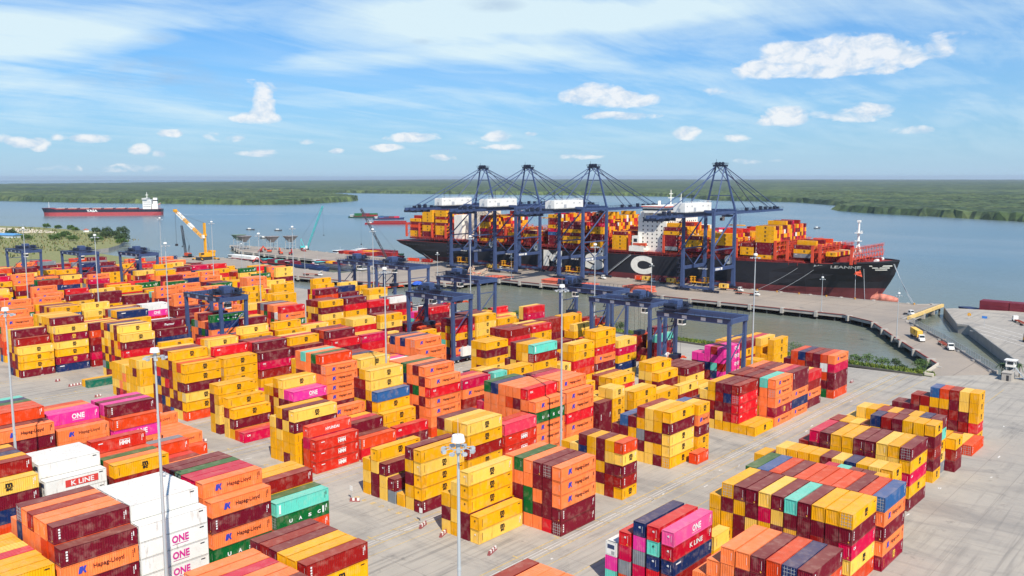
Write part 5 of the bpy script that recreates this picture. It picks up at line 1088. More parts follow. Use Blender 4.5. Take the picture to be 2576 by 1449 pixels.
# ---------------------------------------------------------------- bulk carrier under way on the left
def bulk():
    a = Vector((737, 1961, -4)); c = Vector((919, 1809, -4)); d = (c - a).normalized(); L = (c - a).length; ang = math.atan2(d.y, d.x)
    root = empty('bulk_carrier', a, ang); tag(root, 'black and red bulk carrier with white stern house sailing on the river', 'bulk carrier')
    hr = MB(); st = [(0, 1, 5), (4, 6, 11), (14, 13, 15), (30, 16, 16), (L - 20, 16, 16), (L - 6, 12, 15), (L, 8, 13)]
    V = []
    for x, w0, w1 in st:
        for z, w_ in ((-1, w0), (7.5, (w0 + w1) / 2), (13.5 + (3 if x < 20 else 0), w1)): V += [(x - (3 if x == 0 and z > 8 else 0), -w_, z), (x - (3 if x == 0 and z > 8 else 0), w_, z)]
    hr.v = V; kb = hr.mi(paint('bulk_hull_black', (.012, .014, .03), .5)); kr = hr.mi(paint('bulk_hull_red', srgb(170, 66, 70), .6)); kd = hr.mi(DECKR)
    for i in range(len(st) - 1):
        for j in range(2):
            for s_ in (0, 1): q = (i * 6 + j * 2 + s_, i * 6 + 6 + j * 2 + s_, i * 6 + 8 + j * 2 + s_, i * 6 + 2 + j * 2 + s_); hr.f.append(q if not s_ else q[::-1]); hr.m.append(kb if j else kr)
        hr.f.append((i * 6 + 4, i * 6 + 10, i * 6 + 11, i * 6 + 5)); hr.m.append(kd)
    e = (len(st) - 1) * 6; hr.f += [(e, e + 1, e + 3, e + 2), (e + 2, e + 3, e + 5, e + 4), (0, 2, 3, 1), (2, 4, 5, 3)]; hr.m += [kr, kb, kr, kb]
    hr.build('hull', root)
    h = MB()
    for k in range(7): h.box(26 + k * 24, 26 + k * 24 + 18, -10, 10, 13.5, 15.6, DECKR); h.box(26.5 + k * 24, 26 + k * 24 + 17.5, -9.5, 9.5, 15.6, 16.2, flat('hatch_pale', (.6, .5, .42)))
    h.build('hatch_covers', root)
    s = MB(); X = L - 36; s.box(X, X + 17, -14, 14, 13.5, 33, WHITEP); s.box(X - 1, X + 9, -16, 16, 33, 36.5, WHITEP); s.box(X - 1.1, X + 9.1, -16.1, 16.1, 34.2, 35.4, GLASS); s.box(X + 18, X + 30, -12, 12, 13.5, 24, WHITEP)
    for z in (18, 22, 26, 30): s.box(X + 1, X + 16, -14.05, -14, z, z + .9, GLASS)
    s.tube((X + 6, 0, 36.5), (X + 6, 0, 49), .8, WHITEP, .4); s.beam((X + 3, 0, 43), (X + 9, 0, 43), .8, .8, WHITEP); s.build('superstructure', root)
    f = MB(); f.box(X + 19, X + 27, -4, 4, 24, 37, WHITEP); f.box(X + 18.9, X + 27.1, -4.1, 4.1, 30, 32.5, DARK); f.build('funnel', root)
    m_ = MB(); m_.tube((10, 0, 16), (10, 0, 29), .5, WHITEP, .3); m_.build('foremast', root)
    g = MB(); g.beam((L - 12, -6, 18), (L - 2, -6, 25), 1, 1, ORAP); g.beam((L - 12, 0, 16), (L - 3, 0, 27), .5, .5, WHITEP); g.build('lifeboat_ramp', root)
    for k, ch in enumerate('YASA'):
        pass
    t_ = MB(); put(t_, textmesh('YASA', 5.2, 22, .04), L * .42, -16.1, 10.6, WHITEP); t_.build('lettering', root)
    return root
bulk()
# wakes: foam sheets on the water
FOAM = flat('wake_foam', (.55, .62, .66), .9)
def wake(name, pts, w0, label):
    b = MB(); r_ = random.Random(len(name) + int(pts[0][0]))
    for (a, c) in zip(pts[:-1], pts[1:]):
        a = Vector((*a, -3.97)); c = Vector((*c, -3.97)); d = (c - a).normalized(); n_ = Vector((-d.y, d.x, 0)); K = 26
        for i in range(K):
            if r_.random() < .25: continue
            p0 = a.lerp(c, i / K) + n_ * r_.uniform(-1, 1) * w0 * .5; p1 = a.lerp(c, (i + r_.uniform(.5, 1.2)) / K) + n_ * r_.uniform(-1, 1) * w0 * .5; ww = w0 * r_.uniform(.15, .6)
            b.add([p0 - n_ * ww * .3, p1 - n_ * ww * .2, p1 + n_ * ww * .4, p0 + n_ * ww * .3], [(0, 1, 2, 3)], FOAM)
    o = b.build(name); tag(o, label, 'wake', None, 'stuff')
wake('boat_wake', [(922, 1806), (1120, 1640), (1350, 1400)], 9, 'white foam trail behind the bulk carrier')
# ---------------------------------------------------------------- boats and barges
def hullmesh(b, L, W, D, mat, matr=None, bow=.18, z0=-.6):
    st = [(0, W * .10), (L * bow * .4, W * .34), (L * bow, W * .5), (L * .94, W * .5), (L, W * .40)]
    V = [];
    for i, (x, w_) in enumerate(st): V += [(x + (L * .03 if i == 0 else 0), -w_ * .8, z0), (x + (L * .03 if i == 0 else 0), w_ * .8, z0), (x, -w_, D + (D * .35 if i < 2 else 0)), (x, w_, D + (D * .35 if i < 2 else 0))]
    o = len(b.v); b.v += V; k = b.mi(mat)
    for i in range(len(st) - 1):
        a = o + i * 4
        for f in ((a, a + 4, a + 6, a + 2), (a + 1, a + 3, a + 7, a + 5), (a + 2, a + 6, a + 7, a + 3)): b.f.append(f); b.m.append(k)
    a = o + (len(st) - 1) * 4; b.f += [(a, a + 1, a + 3, a + 2), (o, o + 2, o + 3, o + 1)]; b.m += [k, k]
def barge(u, v, ang, L, W, col, label, cargo='', ctop=2, house='white', name='cargo_barge', open_hold=False, tilt=0):
    root = empty(name, (u, -v, -4), ang); tag(root, label, 'barge', 'barges and river vessels'); hm = paint('barge_' + '_'.join(str(int(q * 99)) for q in col), col, .6, 0, .4)
    b = MB(); hullmesh(b, L, W, 2.6, hm); b.build('hull', root)
    d = MB()
    if open_hold:
        d.box(L * .2, L * .8, -W * .38, W * .38, 2.6, 2.75, REDP)
        for s_ in (-1, 1): d.box(L * .18, L * .82, s_ * W * .4 - .25, s_ * W * .4 + .25, 2.6, 4.2, hm)
        for x in (L * .18, L * .5, L * .82): d.box(x - .3, x + .3, -W * .4, W * .4, 2.6, 4.0, hm)
    else: d.box(L * .16, L * .84, -W * .42, W * .42, 2.6, 3.3, DECKR)
    d.build('hold', root)
    h = MB(); x = L * .86; h.box(x, x + L * .09, -W * .36, W * .36, 2.6, 5.4, WHITEP); h.box(x - .05, x + L * .09 + .05, -W * .36 - .05, W * .36 + .05, 4.0, 4.8, GLASS); h.box(x - 1, x + L * .09 + .6, -W * .42, W * .42, 5.4, 5.65, WHITEP if house == 'white' else TURQ)
    h.tube((x + 1, 0, 5.6), (x + 1, 0, 9.5), .12, GALV, n=5); h.build('wheelhouse', root)
    c, s = math.cos(ang), math.sin(ang); i = 0
    if cargo and abs(math.sin(ang * 2)) < 1.1:
        n_ = len(cargo); Ls = L * .66 / max(1, math.ceil(n_ / ctop)); cm = MB()
        cols = {}
        for q, ch in enumerate(cargo):
            if ch == '.': continue
            xx = L * .17 + (q // ctop) * Ls; zz = 3.3 + (q % ctop) * 2.7; cm.box(xx + .2, xx + Ls - .2, -W * .36, W * .36, zz, zz + 2.6, paint('cargo_' + CNAME[ch].replace(' ', '_').replace('-', '_'), CC[ch], .6, 0, .3))
        cm.build('deck_cargo', root)
    return root
RD = srgb(176, 34, 44); BL = srgb(34, 58, 104); GR = srgb(26, 74, 54); DK = srgb(44, 40, 48); SL = srgb(90, 96, 106)
A = math.pi / 2
barge(452, -575 - 30, A, 60, 11, BL, 'long blue barge with open red hold moored at the barge pier', '', open_hold=True)
barge(452, -640, A, 62, 11, DK, 'dark barge carrying maroon and mint containers at the barge pier', 'mmmmmmtmmm', 1, 'green')
barge(466, -590, A, 52, 10, SL, 'grey barge with green-roofed wheelhouse, second off the barge pier', '', open_hold=True, house='green')
barge(474, -612, A, 44, 10, RD, 'red barge with one yellow container beside the far pier', 'm.yrrr', 1)
barge(451, -528, A, 34, 10, GR, 'green barge beneath the gantry crane holding a red container', '', open_hold=True)
barge(455, -712, A, 52, 12, DK, 'pale sand barge moored under the loading hoppers', 'LLL', 1)
barge(553, -655, A, 75, 13, BL, 'blue barge with red cargo on the river side of the far pier', 'rORrOr', 1)
barge(568, -640, A, 80, 12, RD, 'long red barge with yellow cargo, outermost at the far pier', 'rrryyO', 1)
barge(585, -660, A + .04, 70, 12, GR, 'green barge with maroon cargo moored outside the others', 'mmrrm.', 1)
barge(575, -575, A, 38, 11, srgb(206, 20, 50), 'bright red tugboat-like vessel right of the moored barges', '')
barge(1150, -1355, 2.3, 70, 13, GR, 'green river barge with red and green containers in mid river', 'rgrmgg', 2)
barge(1130, -1270, 2.5, 60, 13, BL, 'blue and red river barge right behind the green one', 'smbB', 1)
barge(1020, -1120, 2.35, 85, 12, RD, 'red river barge with white lettering left of the ship stern', 'rrrrr', 1)
barge(1360, -1330, 2.35, 60, 11, RD, 'small red barge far out, left of the leftmost crane', 'mm', 1)
barge(1210, -645, 2.28, 96, 15, srgb(20, 110, 80), 'green hulled barge carrying white and orange containers, beyond the ship', 'wwLoORwksssmpm', 2)
barge(1150, -574, 2.28, 60, 14, srgb(20, 80, 170), 'blue hulled barge with red containers right of the green one', 'sswssm', 2)
barge(1240, -870, 2.3, 60, 13, RD, 'red barge with crimson cargo seen between the second and third cranes', 'ssmm', 1)
barge(1280, -790, 2.3, 55, 13, RD, 'red and mint barge seen behind the ship bridge', 'smtt', 1)
def vessel(u, v, ang, label, s=1.0):
    root = empty('small_boat', (u, -v, -4), ang); tag(root, label, 'boat', 'small boats on the river'); b = MB(); hullmesh(b, 14 * s, 3.6 * s, 1.3 * s, paint('boat_dark_wood', (.06, .06, .07), .7)); b.build('hull', root)
    b = MB(); b.box(7 * s, 11 * s, -1.2 * s, 1.2 * s, 1.2 * s, 3.0 * s, WHITEP); b.build('cabin', root)
for a in ((745, -1180, 2.0, 'small boat with red and white cabin below the bulk carrier stern'), (760, -1130, 1.8, 'low dark boat drifting right of the little white cabin boat'), (655, -1000, 2.3, 'dark boat at the river mouth left of the yellow mobile crane'), (1880, -960, 2.3, 'small dark boat beyond the rightmost crane'),
          (1350, -545, 2.9, 'speedboat trailing a thin white wake right of the blue barge'), (2000, -960, 2.1, 'low dark boat near the far right bank'), (2050, -740, 2.2, 'fishing craft left of the right bank headland')): vessel(*a)
wake('boat_wake', [(1345, 545), (1420, 640), (1500, 760)], 4, 'thin white wake behind the speedboat')
# right edge vessel alongside the right-hand quay
barge(558, -140, -A, 70, 12, srgb(30, 44, 84), 'dark blue barge with big maroon containers at the right edge', 'mmmmrm', 2)

# ---------------------------------------------------------------- mobile and lattice cranes
def yellow_crane():
    x, y = 418, 745; root = empty('mobile_harbour_crane', (x, y, 0)); tag(root, 'tall yellow mobile harbour crane with striped boom on the barge pier', 'harbour crane'); o_ = Vector((x, y, 0))
    def P(b, n): ob = b.build(n, root); return ob
    b = MB(); b.box(-8, 8, -3.4, 3.4, 1.1, 2.6, DARK); 
    for q in range(9): b.tube((-7.5 + q * 1.9, -3.6, .8), (-7.5 + q * 1.9, 3.6, .8), .8, DARK, n=10)
    for s_ in (-1, 1):
        for t_ in (-1, 1): b.beam((s_ * 6, t_ * 3, 1.6), (s_ * 8, t_ * 8.5, 1.3), .8, .8, YELP); b.tube((s_ * 8, t_ * 8.5, 0), (s_ * 8, t_ * 8.5, 1), 1.1, DARK)
    P(b, 'undercarriage')
    b = MB(); b.box(-5, 8, -3, 3, 3.0, 6.6, YELP); b.box(4, 8.4, -3.2, 3.2, 6.6, 8.4, YELP); b.box(-5.1, -3, -3.1, -1, 5, 6.6, DARK); P(b, 'engine_house')
    b = MB(); b.beam((0, -.9, 6.6), (0, -.9, 34), 1.1, 1.2, YELP); b.beam((0, .9, 6.6), (0, .9, 34), 1.1, 1.2, YELP); b.box(-1, 1, -2, 2, 22, 24, YELP); b.box(-2.6, -.6, -1.2, 1.2, 20, 23, WHITEP)
    for z in range(9, 33, 4): b.box(-.5, .5, -.9, .9, z, z + .4, YELP)
    P(b, 'tower')
    tip = Vector((-12, 30, 45)); b = MB(); a0 = Vector((-1, 1, 20)); m1 = a0.lerp(tip, .35); m2 = a0.lerp(tip, .52); m3 = a0.lerp(tip, .68); m4 = a0.lerp(tip, .9)
    b.lattice(a0, tip, 2.0, 1.8, .24, YELP, 14)
    for p, q in ((m1, m2), (m3, m4)): b.lattice(p, q, 2.2, 2.0, .42, WHITEP, 4)
    b.box(tip.x - 1.2, tip.x + 1.2, tip.y - 1.6, tip.y + 1.6, tip.z - 1.2, tip.z + 1.2, YELP); P(b, 'boom')
    b = MB(); b.tube((0, 0, 34), m4, .09, DARK, n=4); b.tube((0, 0, 34), (3, -2, 7), .09, DARK, n=4)
    for s_ in (-.4, .4): b.tube((tip.x, tip.y + s_, tip.z), (tip.x, tip.y + s_, 14), .07, DARK, n=4)
    P(b, 'cables')
    b = MB(); b.box(tip.x - 1, tip.x + 1, tip.y - 1, tip.y + 1, 12, 14, DARK); P(b, 'grab')
yellow_crane()
def crawler(x, y, az, H, R_, mat, body, label, name):
    root = empty('lattice_boom_crane', (x, y, 0), az); tag(root, label, 'lattice crane')
    b = MB()
    for s_ in (-1, 1): b.box(-3.4, 3.4, s_ * 2.4 - .6, s_ * 2.4 + .6, 0, 1.4, DARK)
    b.box(-2, 2, -2.2, 2.2, .7, 1.5, DARK); b.build('crawler_tracks', root)
    b = MB(); b.box(-4.4, 3, -1.7, 1.7, 1.6, 4.2, body); b.box(1.2, 3.2, -2.4, -1.0, 1.7, 4.6, WHITEP); b.box(-5.2, -4.2, -1.8, 1.8, 1.6, 3.6, DARK); b.build('cabin', root)
    b = MB(); b.lattice((2.6, 0, 2.4), (R_, 0, H), 1.5, 1.3, .2, mat, 16); b.build('boom', root)
    b = MB(); b.beam((-1, 0, 4), (-4, 0, 12), .4, .4, mat); b.beam((-4, 0, 12), (-4.6, 0, 3), .3, .3, mat); b.build('back_mast', root)
    b = MB(); b.tube((-4, 0, 12), (R_ * .98, 0, H), .07, DARK, n=4); b.tube((R_, 0, H), (R_ + .3, 0, H * .35), .06, DARK, n=4); b.box(R_ - .2, R_ + .8, -.4, .4, H * .35 - 1, H * .35, DARK); b.build('cables', root)
crawler(544, 768, -.9, 46, 20, TURQ, TURQ, 'turquoise lattice crane standing at the end of the far pier', 't')
crawler(512, 595, 2.2, 48, 26, paint('lattice_black', (.05, .055, .07), .6), STEELB, 'black lattice boom crane leaning left behind the gantry cranes', 'b')
crawler(420, 782, 1.6, 30, 8, paint('lattice_black', (.05, .055, .07), .6), ORAP, 'orange-bodied lattice crane left of the yellow mobile crane', 'o')
# ---------------------------------------------------------------- hoppers on the far pier
def hopper(x, y, label, mat):
    root = empty('loading_hopper', (x, y, 0)); tag(root, label, 'hopper', 'steel loading hoppers on the pier'); b = MB()
    t0 = [(-6, -5, 14), (6, -5, 14), (6, 5, 14), (-6, 5, 14)]; t1 = [(-1.4, -1.4, 8), (1.4, -1.4, 8), (1.4, 1.4, 8), (-1.4, 1.4, 8)]; b.add(t0 + t1, [(0, 1, 5, 4), (1, 2, 6, 5), (2, 3, 7, 6), (3, 0, 4, 7), (7, 6, 5, 4)], mat); b.box(-6.2, 6.2, -5.2, 5.2, 14, 14.4, mat); b.build('bin', root)
    for sx in (-4, 4):
        for sy in (-3.4, 3.4): l_ = MB(); l_.beam((sx, sy, 0), (sx, sy, 11), .5, .5, GALV); l_.build('leg', root)
    b = MB(); 
    for z in (4, 7.6): b.box(-4, 4, -3.5, -3.3, z, z + .3, GALV); b.box(-4, 4, 3.3, 3.5, z, z + .3, GALV); b.box(-4.1, -3.9, -3.3, 3.3, z, z + .3, GALV); b.box(3.9, 4.1, -3.3, 3.3, z, z + .3, GALV)
    b.build('bracing', root)
HG = paint('hopper_green', (.16, .24, .17), .7, 0, .6); HGy = paint('hopper_grey', (.28, .25, .24), .7, 0, .6)
hopper(514, 846, 'leftmost loading hopper, green and weathered, at the pier end', HG); hopper(506, 822, 'loading hopper with a blue dump body tipped beside it, second from left', HGy); hopper(522, 795, 'third loading hopper from the left on the far pier', HGy); hopper(538, 785, 'rightmost and tallest loading hopper, by the turquoise crane', HGy)
def excavator(x, y, az, mat, label):
    root = empty('excavator', (x, y, .02), az); tag(root, label, 'excavator', 'machines on the piers'); b = MB()
    for s_ in (-1, 1): b.box(-2.4, 2.4, s_ * 1.3 - .4, s_ * 1.3 + .4, 0, 1, DARK)
    b.build('tracks', root); b = MB(); b.box(-2.4, 1.6, -1.4, 1.4, 1.1, 2.6, mat); b.box(.2, 1.7, .2, 1.4, 2.6, 3.4, GLASS); b.build('body', root)
    b = MB(); b.beam((1.4, 0, 2), (6, 0, 6), .7, .9, mat); b.beam((6, 0, 6), (9.5, 0, 2.4), .5, .7, mat); b.box(8.8, 10.2, -.7, .7, 1, 2.4, DARK); b.build('arm', root)
for a in ((497, 778, .5, REDP, 'red excavator farthest left on the far pier'), (502, 770, 2.4, ORAP, 'orange excavator beside the red one on the far pier'), (497, 742, 1.2, ORAP, 'orange excavator third from left on the far pier'), (500, 730, -2, REDP, 'red excavator right of the others on the far pier')): excavator(*a)
excavator(430, 668, 2.6, REDP, 'bright red crawler machine on the barge pier edge')
def loose_box(u, v, z, L, c, rz, label):
    rt = empty('shipping_container', (u, -v, z), rz); tag(rt, label, 'shipping container', 'single shipping containers away from the stacks')
    for nm, me in proto(L, c, False): ob = bpy.data.objects.new(nm, me); COL.objects.link(ob); ob.parent = rt
loose_box(534, -752, .02, 12.19, 'r', 1.2, 'tilted-looking red container alone on the far pier by the turquoise crane')
loose_box(533, -596, .02, 12.19, 'O', -1.45, 'long rust orange container standing alone left of the ship stern')
loose_box(535, -580, .02, 12.19, 'r', -1.5, 'dark red container end to end with the lone orange one')
loose_box(400, -775, .02, 6.06, 'b', 0, 'short navy container left of the yellow mobile crane')

# ---------------------------------------------------------------- hatch covers laid on the wharf
SALM = paint('hatch_cover_salmon', srgb(226, 112, 84), .7, 0, .45)
def hatch(u, v, n_, label):
    root = empty('hatch_cover_stack', (u, -v, .02)); tag(root, label, 'hatch covers', 'salmon hatch covers stacked on the wharf'); r_ = random.Random(int(-v))
    for k in range(n_):
        b = MB(); jx, jy = r_.uniform(-.4, .4), r_.uniform(-.7, .7); b.box(jx, 12.5 + jx, jy - 9, jy + 9, k * 1.0, k * 1.0 + .62, SALM)
        for q in range(8): b.box(jx + q * 1.6 + .3, jx + q * 1.6 + .55, jy - 8.8, jy + 8.8, k + .62, k + .72, SALM)
        b.build('hatch_cover', root)
hatch(483, -318, 4, 'tall salmon hatch cover stack left of the rightmost quay crane'); hatch(484, -389, 3, 'salmon hatch cover stack above the gantry crane trolley, mid wharf'); hatch(484, -365, 2, 'low salmon hatch cover stack right of the mid wharf one')
hatch(484, -445, 1, 'single salmon hatch cover on the wharf between the second and third cranes'); hatch(487, -480, 1, 'thin salmon hatch cover near the first quay crane')

# ---------------------------------------------------------------- terminal trucks
CHAS = paint('chassis_rust_red', srgb(168, 74, 50), .7, 0, .4)
def truck(x, y, az, label, trailer=True, load=(), L=12.6, col=None):
    z = .02; root = empty('terminal_truck', (x, y, z), az); tag(root, label, 'truck', 'trucks on the quays and causeway')
    c = MB(); cm = col or WHITEP; c.box(0, 2.3, -1.2, 1.2, 1.0, 1.5, cm); c.box(.2, 2.0, -1.2, 1.2, 1.5, 3.1, cm); c.box(2.3, 3.1, -1.1, 1.1, .6, 1.5, cm); c.box(1.98, 2.04, -1.05, 1.05, 1.9, 2.9, GLASS); c.box(.5, 1.7, -1.23, -1.2, 1.95, 2.8, GLASS); c.box(.5, 1.7, 1.2, 1.23, 1.95, 2.8, GLASS); c.build('cab', root)
    c = MB(); c.box(-3.2, .2, -.5, .5, .7, 1.1, DARK); c.build('frame', root)
    for xx in (2.0, -1.6, -2.7):
        for s_ in (-1, 1): w_ = MB(); w_.tube((xx, s_ * 1.2, .5), (xx, s_ * .85, .5), .5, DARK, n=12); w_.tube((xx, s_ * 1.22, .5), (xx, s_ * 1.2, .5), .22, GALV, n=8); w_.build('wheel', root)
    if trailer:
        c = MB()
        for s_ in (-.55, .55): c.box(-1.2 - L, -1.0, s_ - .12, s_ + .12, 1.15, 1.5, CHAS)
        for q in range(7): c.box(-1.4 - L * q / 6.3, -1.1 - L * q / 6.3, -1.2, 1.2, 1.2, 1.42, CHAS)
        tr = c.build('trailer', root)
        for q in (L - 2.6, L - 1.3, L):
            for s_ in (-1, 1): w_ = MB(); w_.tube((-q, s_ * 1.2, .52), (-q, s_ * .8, .52), .52, DARK, n=12); w_.build('wheel', tr)
    o_ = Vector((x, y, z)); cc, ss = math.cos(az), math.sin(az)
    for (c_, L_, off, lb) in load:
        lx = -1.2 - off - L_; ly = -BW / 2; rt = empty('shipping_container', (x + lx * cc - ly * ss, y + lx * ss + ly * cc, z + 1.52), az); tag(rt, lb, 'shipping container', 'shipping containers on truck trailers')
        for nm, me in proto(L_, c_, False): ob = bpy.data.objects.new(nm, me); COL.objects.link(ob); ob.parent = rt
    return root
cz = math.atan2(-30, -49)
truck(424, 121.5, cz, 'white truck with a yellow container coming down the causeway', True, (('Y', 12.19, .3, 'yellow container on the truck coming down the causeway'),))
truck(410.5, 105.5, cz, 'white truck with an empty rusty trailer on the causeway', True)
truck(500, 150, -2.0, 'white truck at the far end of the wharf by the jetty', False)
truck(536, 338, -A, 'white truck with orange and yellow containers below letter C', True, (('O', 6.06, 6.5, 'rust orange short container on the truck below letter C'), ('Y', 6.06, .3, 'yellow short container on the truck below letter C')))
truck(537, 318, -A, 'truck with maroon and yellow containers left of the rightmost crane', True, (('m', 6.06, 6.5, 'maroon short container on the truck left of the rightmost crane'), ('Y', 6.06, .3, 'yellow short container on the truck left of the rightmost crane')), col=YELP)
truck(532, 268, -A, 'white truck at the foot of the rightmost crane', True, (('Y', 6.06, 6.5, 'yellow short container at the foot of the rightmost crane'),))
truck(519, 250, -A, 'white truck with empty red trailer right of the rightmost crane', True)
truck(531, 378, -A, 'white truck cab by the third quay crane, without trailer', False)
truck(528, 478, -A, 'truck with a yellow container under the first quay crane', True, (('Y', 12.19, .3, 'yellow container on the truck under the first quay crane'),))
truck(405, 555, -1.2, 'small truck on the barge pier right of the short mast', True)
truck(514, 101, .5, 'white truck with orange chassis on the right-hand quay', True)
truck(438, 68.5, -2.5, 'white truck with white box trailer at the right edge', True, (('w', 12.19, .3, 'white box container on the truck at the right edge'),))
for a in ((453, 84, .6, 'yellow forklift at the quay wall, upper one'), (447, 80, -.6, 'yellow forklift at the quay wall, lower one'), (436, 76, 2.0, 'yellow forklift left of the white box truck')):
    root = empty('forklift', (a[0], a[1], .02), a[2]); tag(root, a[3], 'forklift', 'yellow forklifts on the right quay'); c = MB(); c.box(-2, 1.6, -1.1, 1.1, .6, 1.9, YELP); c.box(-.8, .8, -1, 1, 3, 3.15, YELP); c.build('body', root)
    for sx in (-.75, .75):
        for sy in (-.95, .95): c = MB(); c.beam((sx, sy, 1.9), (sx, sy, 3), .12, .12, YELP); c.build('roof_post', root)
    c = MB(); c.box(1.6, 1.9, -.8, .8, .2, 3.6, DARK); c.box(1.9, 3.1, -.7, -.5, .25, .4, DARK); c.box(1.9, 3.1, .5, .7, .25, .4, DARK); c.build('mast', root)
    for xx in (-1.3, 1.0):
        for s_ in (-1, 1): w_ = MB(); w_.tube((xx, s_ * 1.15, .5), (xx, s_ * .85, .5), .5, DARK, n=10); w_.build('wheel', root)

# ---------------------------------------------------------------- barriers, markings and small yard things
BW1 = flat('barrier_white', (.75, .73, .7)); BR1 = flat('barrier_red', (.30, .08, .08))
def barrier(u, v, az, L, label):
    b = MB(); n_ = int(L / .55)
    for q in range(n_): b.box(q * .55, q * .55 + .55, -.16, .16, .2, .8, BW1 if q % 2 else BR1)
    b.box(-.1, n_ * .55 + .1, -.28, .28, 0, .2, BR1); o = b.build('safety_barrier'); o.location = (u, -v, 0); o.rotation_euler = (0, 0, az); tag(o, label, 'barrier', 'red and white barriers on the yard lanes')
barrier(122.8, -158.6, -0.9, 2.6, 'red and white barrier with a board, left of the yellow stacks bottom centre')
barrier(122.5, -134.3, 0.35, 3.0, 'barrier in the lane left of the big mast light, upper one')
barrier(122.2, -127.7, 0.35, 3.0, 'barrier in the lane left of the big mast light, lower one')
barrier(122.4, -114.0, 0.3, 3.4, 'barrier alone on open concrete below the maroon bottom stack')
barrier(123.3, -228.2, -0.6, 2.6, 'barrier right of the low salmon stacks, upper left')
barrier(125.3, -253.2, 0.2, 3.0, 'barrier at the corner beside the low salmon stacks')
barrier(126.8, -325.7, 0.0, 5.0, 'long barrier near the dark green container')
barrier(126.8, -337.5, 0.2, 2.0, 'short barrier left of the dark green container')
barrier(126.9, -374.8, 0.1, 2.6, 'barrier on the lane at far left')
barrier(131.3, -356.1, -0.3, 1.6, 'tiny barrier left of the navy bottom container')
barrier(126.2, -302.6, 0.2, 2.6, 'barrier by the magenta topped stacks')
barrier(116.9, -191.5, 0.2, 3.0, 'barrier beside the maroon and green topped stack')
barrier(142.8, -178.9, 0.6, 3.0, 'barrier at the foot of the orange-red stacks')
barrier(319.1, -114.8, 0.1, 3.0, 'dark barrier right of the salmon topped stack near the basin')

def decal(name, quads, mat, label=None):
    b = MB()
    for q in quads: b.add([(x, y, .006) for x, y in q], [tuple(range(len(q)))], mat)
    o = b.build(name); tag(o, None, None, None, 'structure'); return o
YM = paint('worn_yellow_road_paint', (.62, .42, .12), .8, 0, .8, (.35, .33, .30), 1.0); WM = paint('worn_white_road_paint', (.68, .66, .62), .8, 0, .7, (.35, .34, .32), 1.0); RUT = paint('rail_slot_dark', (.10, .10, .10), .7)
ql = []
def ln(x0, y0, x1, y1, w_=.22):
    d = Vector((x1 - x0, y1 - y0)).normalized(); n_ = Vector((-d.y, d.x)) * w_ / 2; return [(x0 - n_.x, y0 - n_.y), (x1 - n_.x, y1 - n_.y), (x1 + n_.x, y1 + n_.y), (x0 + n_.x, y0 + n_.y)]
for yb in (110.7, 140, 181, 217, 250.5, 282, 318, 353, 388):
    for off in (-1.6, -5.0): ql.append(ln(20, yb + off, 345, yb + off))
    for off in (-8.4,): ql.append(ln(20, yb + off, 345, yb + off, .14))
    for x in np.arange(60, 345, 6.5): ql.append(ln(x, yb - 1.6, x + 1.2, yb - 5.0, .16))
for x in np.arange(60, 345, 13.1):
    for yb in (110.7, 140, 181, 217, 250.5, 282, 318): ql.append(ln(x, yb - .4, x, yb - 1.4, .3))
for yb in (96, 88, 70): ql.append(ln(60, yb, 345, yb, .18))
decal('yellow_markings', ql, YM)
ql = []
for yb in (110.7, 140, 181, 217, 250.5, 282, 318):
    for off in (-3.0, -3.9): ql.append(ln(20, yb + off, 345, yb + off, .28))
decal('runway_strips', ql, paint('concrete_runway_strip', (.52, .49, .45), .8, 0, .3, (.3, .28, .25)))
ql = []
rt_ = random.Random(8)
for k in range(90):
    x = rt_.uniform(60, 340); y = rt_.choice([52, 58, 100, 104, 132, 170, 206, 240]) + rt_.uniform(-2, 2); ql.append(ln(x, y, x + rt_.uniform(.6, 2.4), y + rt_.uniform(-.5, .5), .35))
for x in (455, 447, 438, 430): ql.append(ln(x + 40, 70 + 42, x - 20, 50, .4))
decal('white_markings', ql, WM)
for (x, ch) in ((110.0, 'A'),): pass
lt = MB()
for i_, (x, y, s) in enumerate([(124.6, 180.5 + 2.62 * q, 'ABCDEFG'[q]) for q in range(7)] + [(125.5, 141.5 + 3.0 * q, 'ABCDEFG'[q]) for q in range(7)] + [(121.0, 217 + 2.62 * q, 'ABCDEF'[q]) for q in range(6)]):
    V, F = textmesh(s, 1.3, 1.1, .02); lt.add([(x - c, y - a, .007) for a, _, c in V], F, YM)
o = lt.build('row_letters'); tag(o, None, None, None, 'structure')

# cones / signboard by the lanes
def sign(u, v, label):
    root = empty('lane_sign', (u, -v, 0)); tag(root, label, 'sign', 'sign boards on barrier feet'); b = MB(); b.box(-.5, .5, -.35, .35, 0, .3, CONC); b.beam((0, 0, .3), (0, 0, 2.2), .1, .1, GALV); b.build('post', root); b = MB(); b.box(-.05, .05, -.45, .45, 2.2, 3.3, WHITEP); b.build('board', root)

sign(123.7, -159.3, 'sign board beside the barrier left of the yellow stacks')
sign(128.0, -353.2, 'small sign board left of the navy bottom container')
sign(125.0, -136.7, 'pale cone-like sign above the lane barrier')

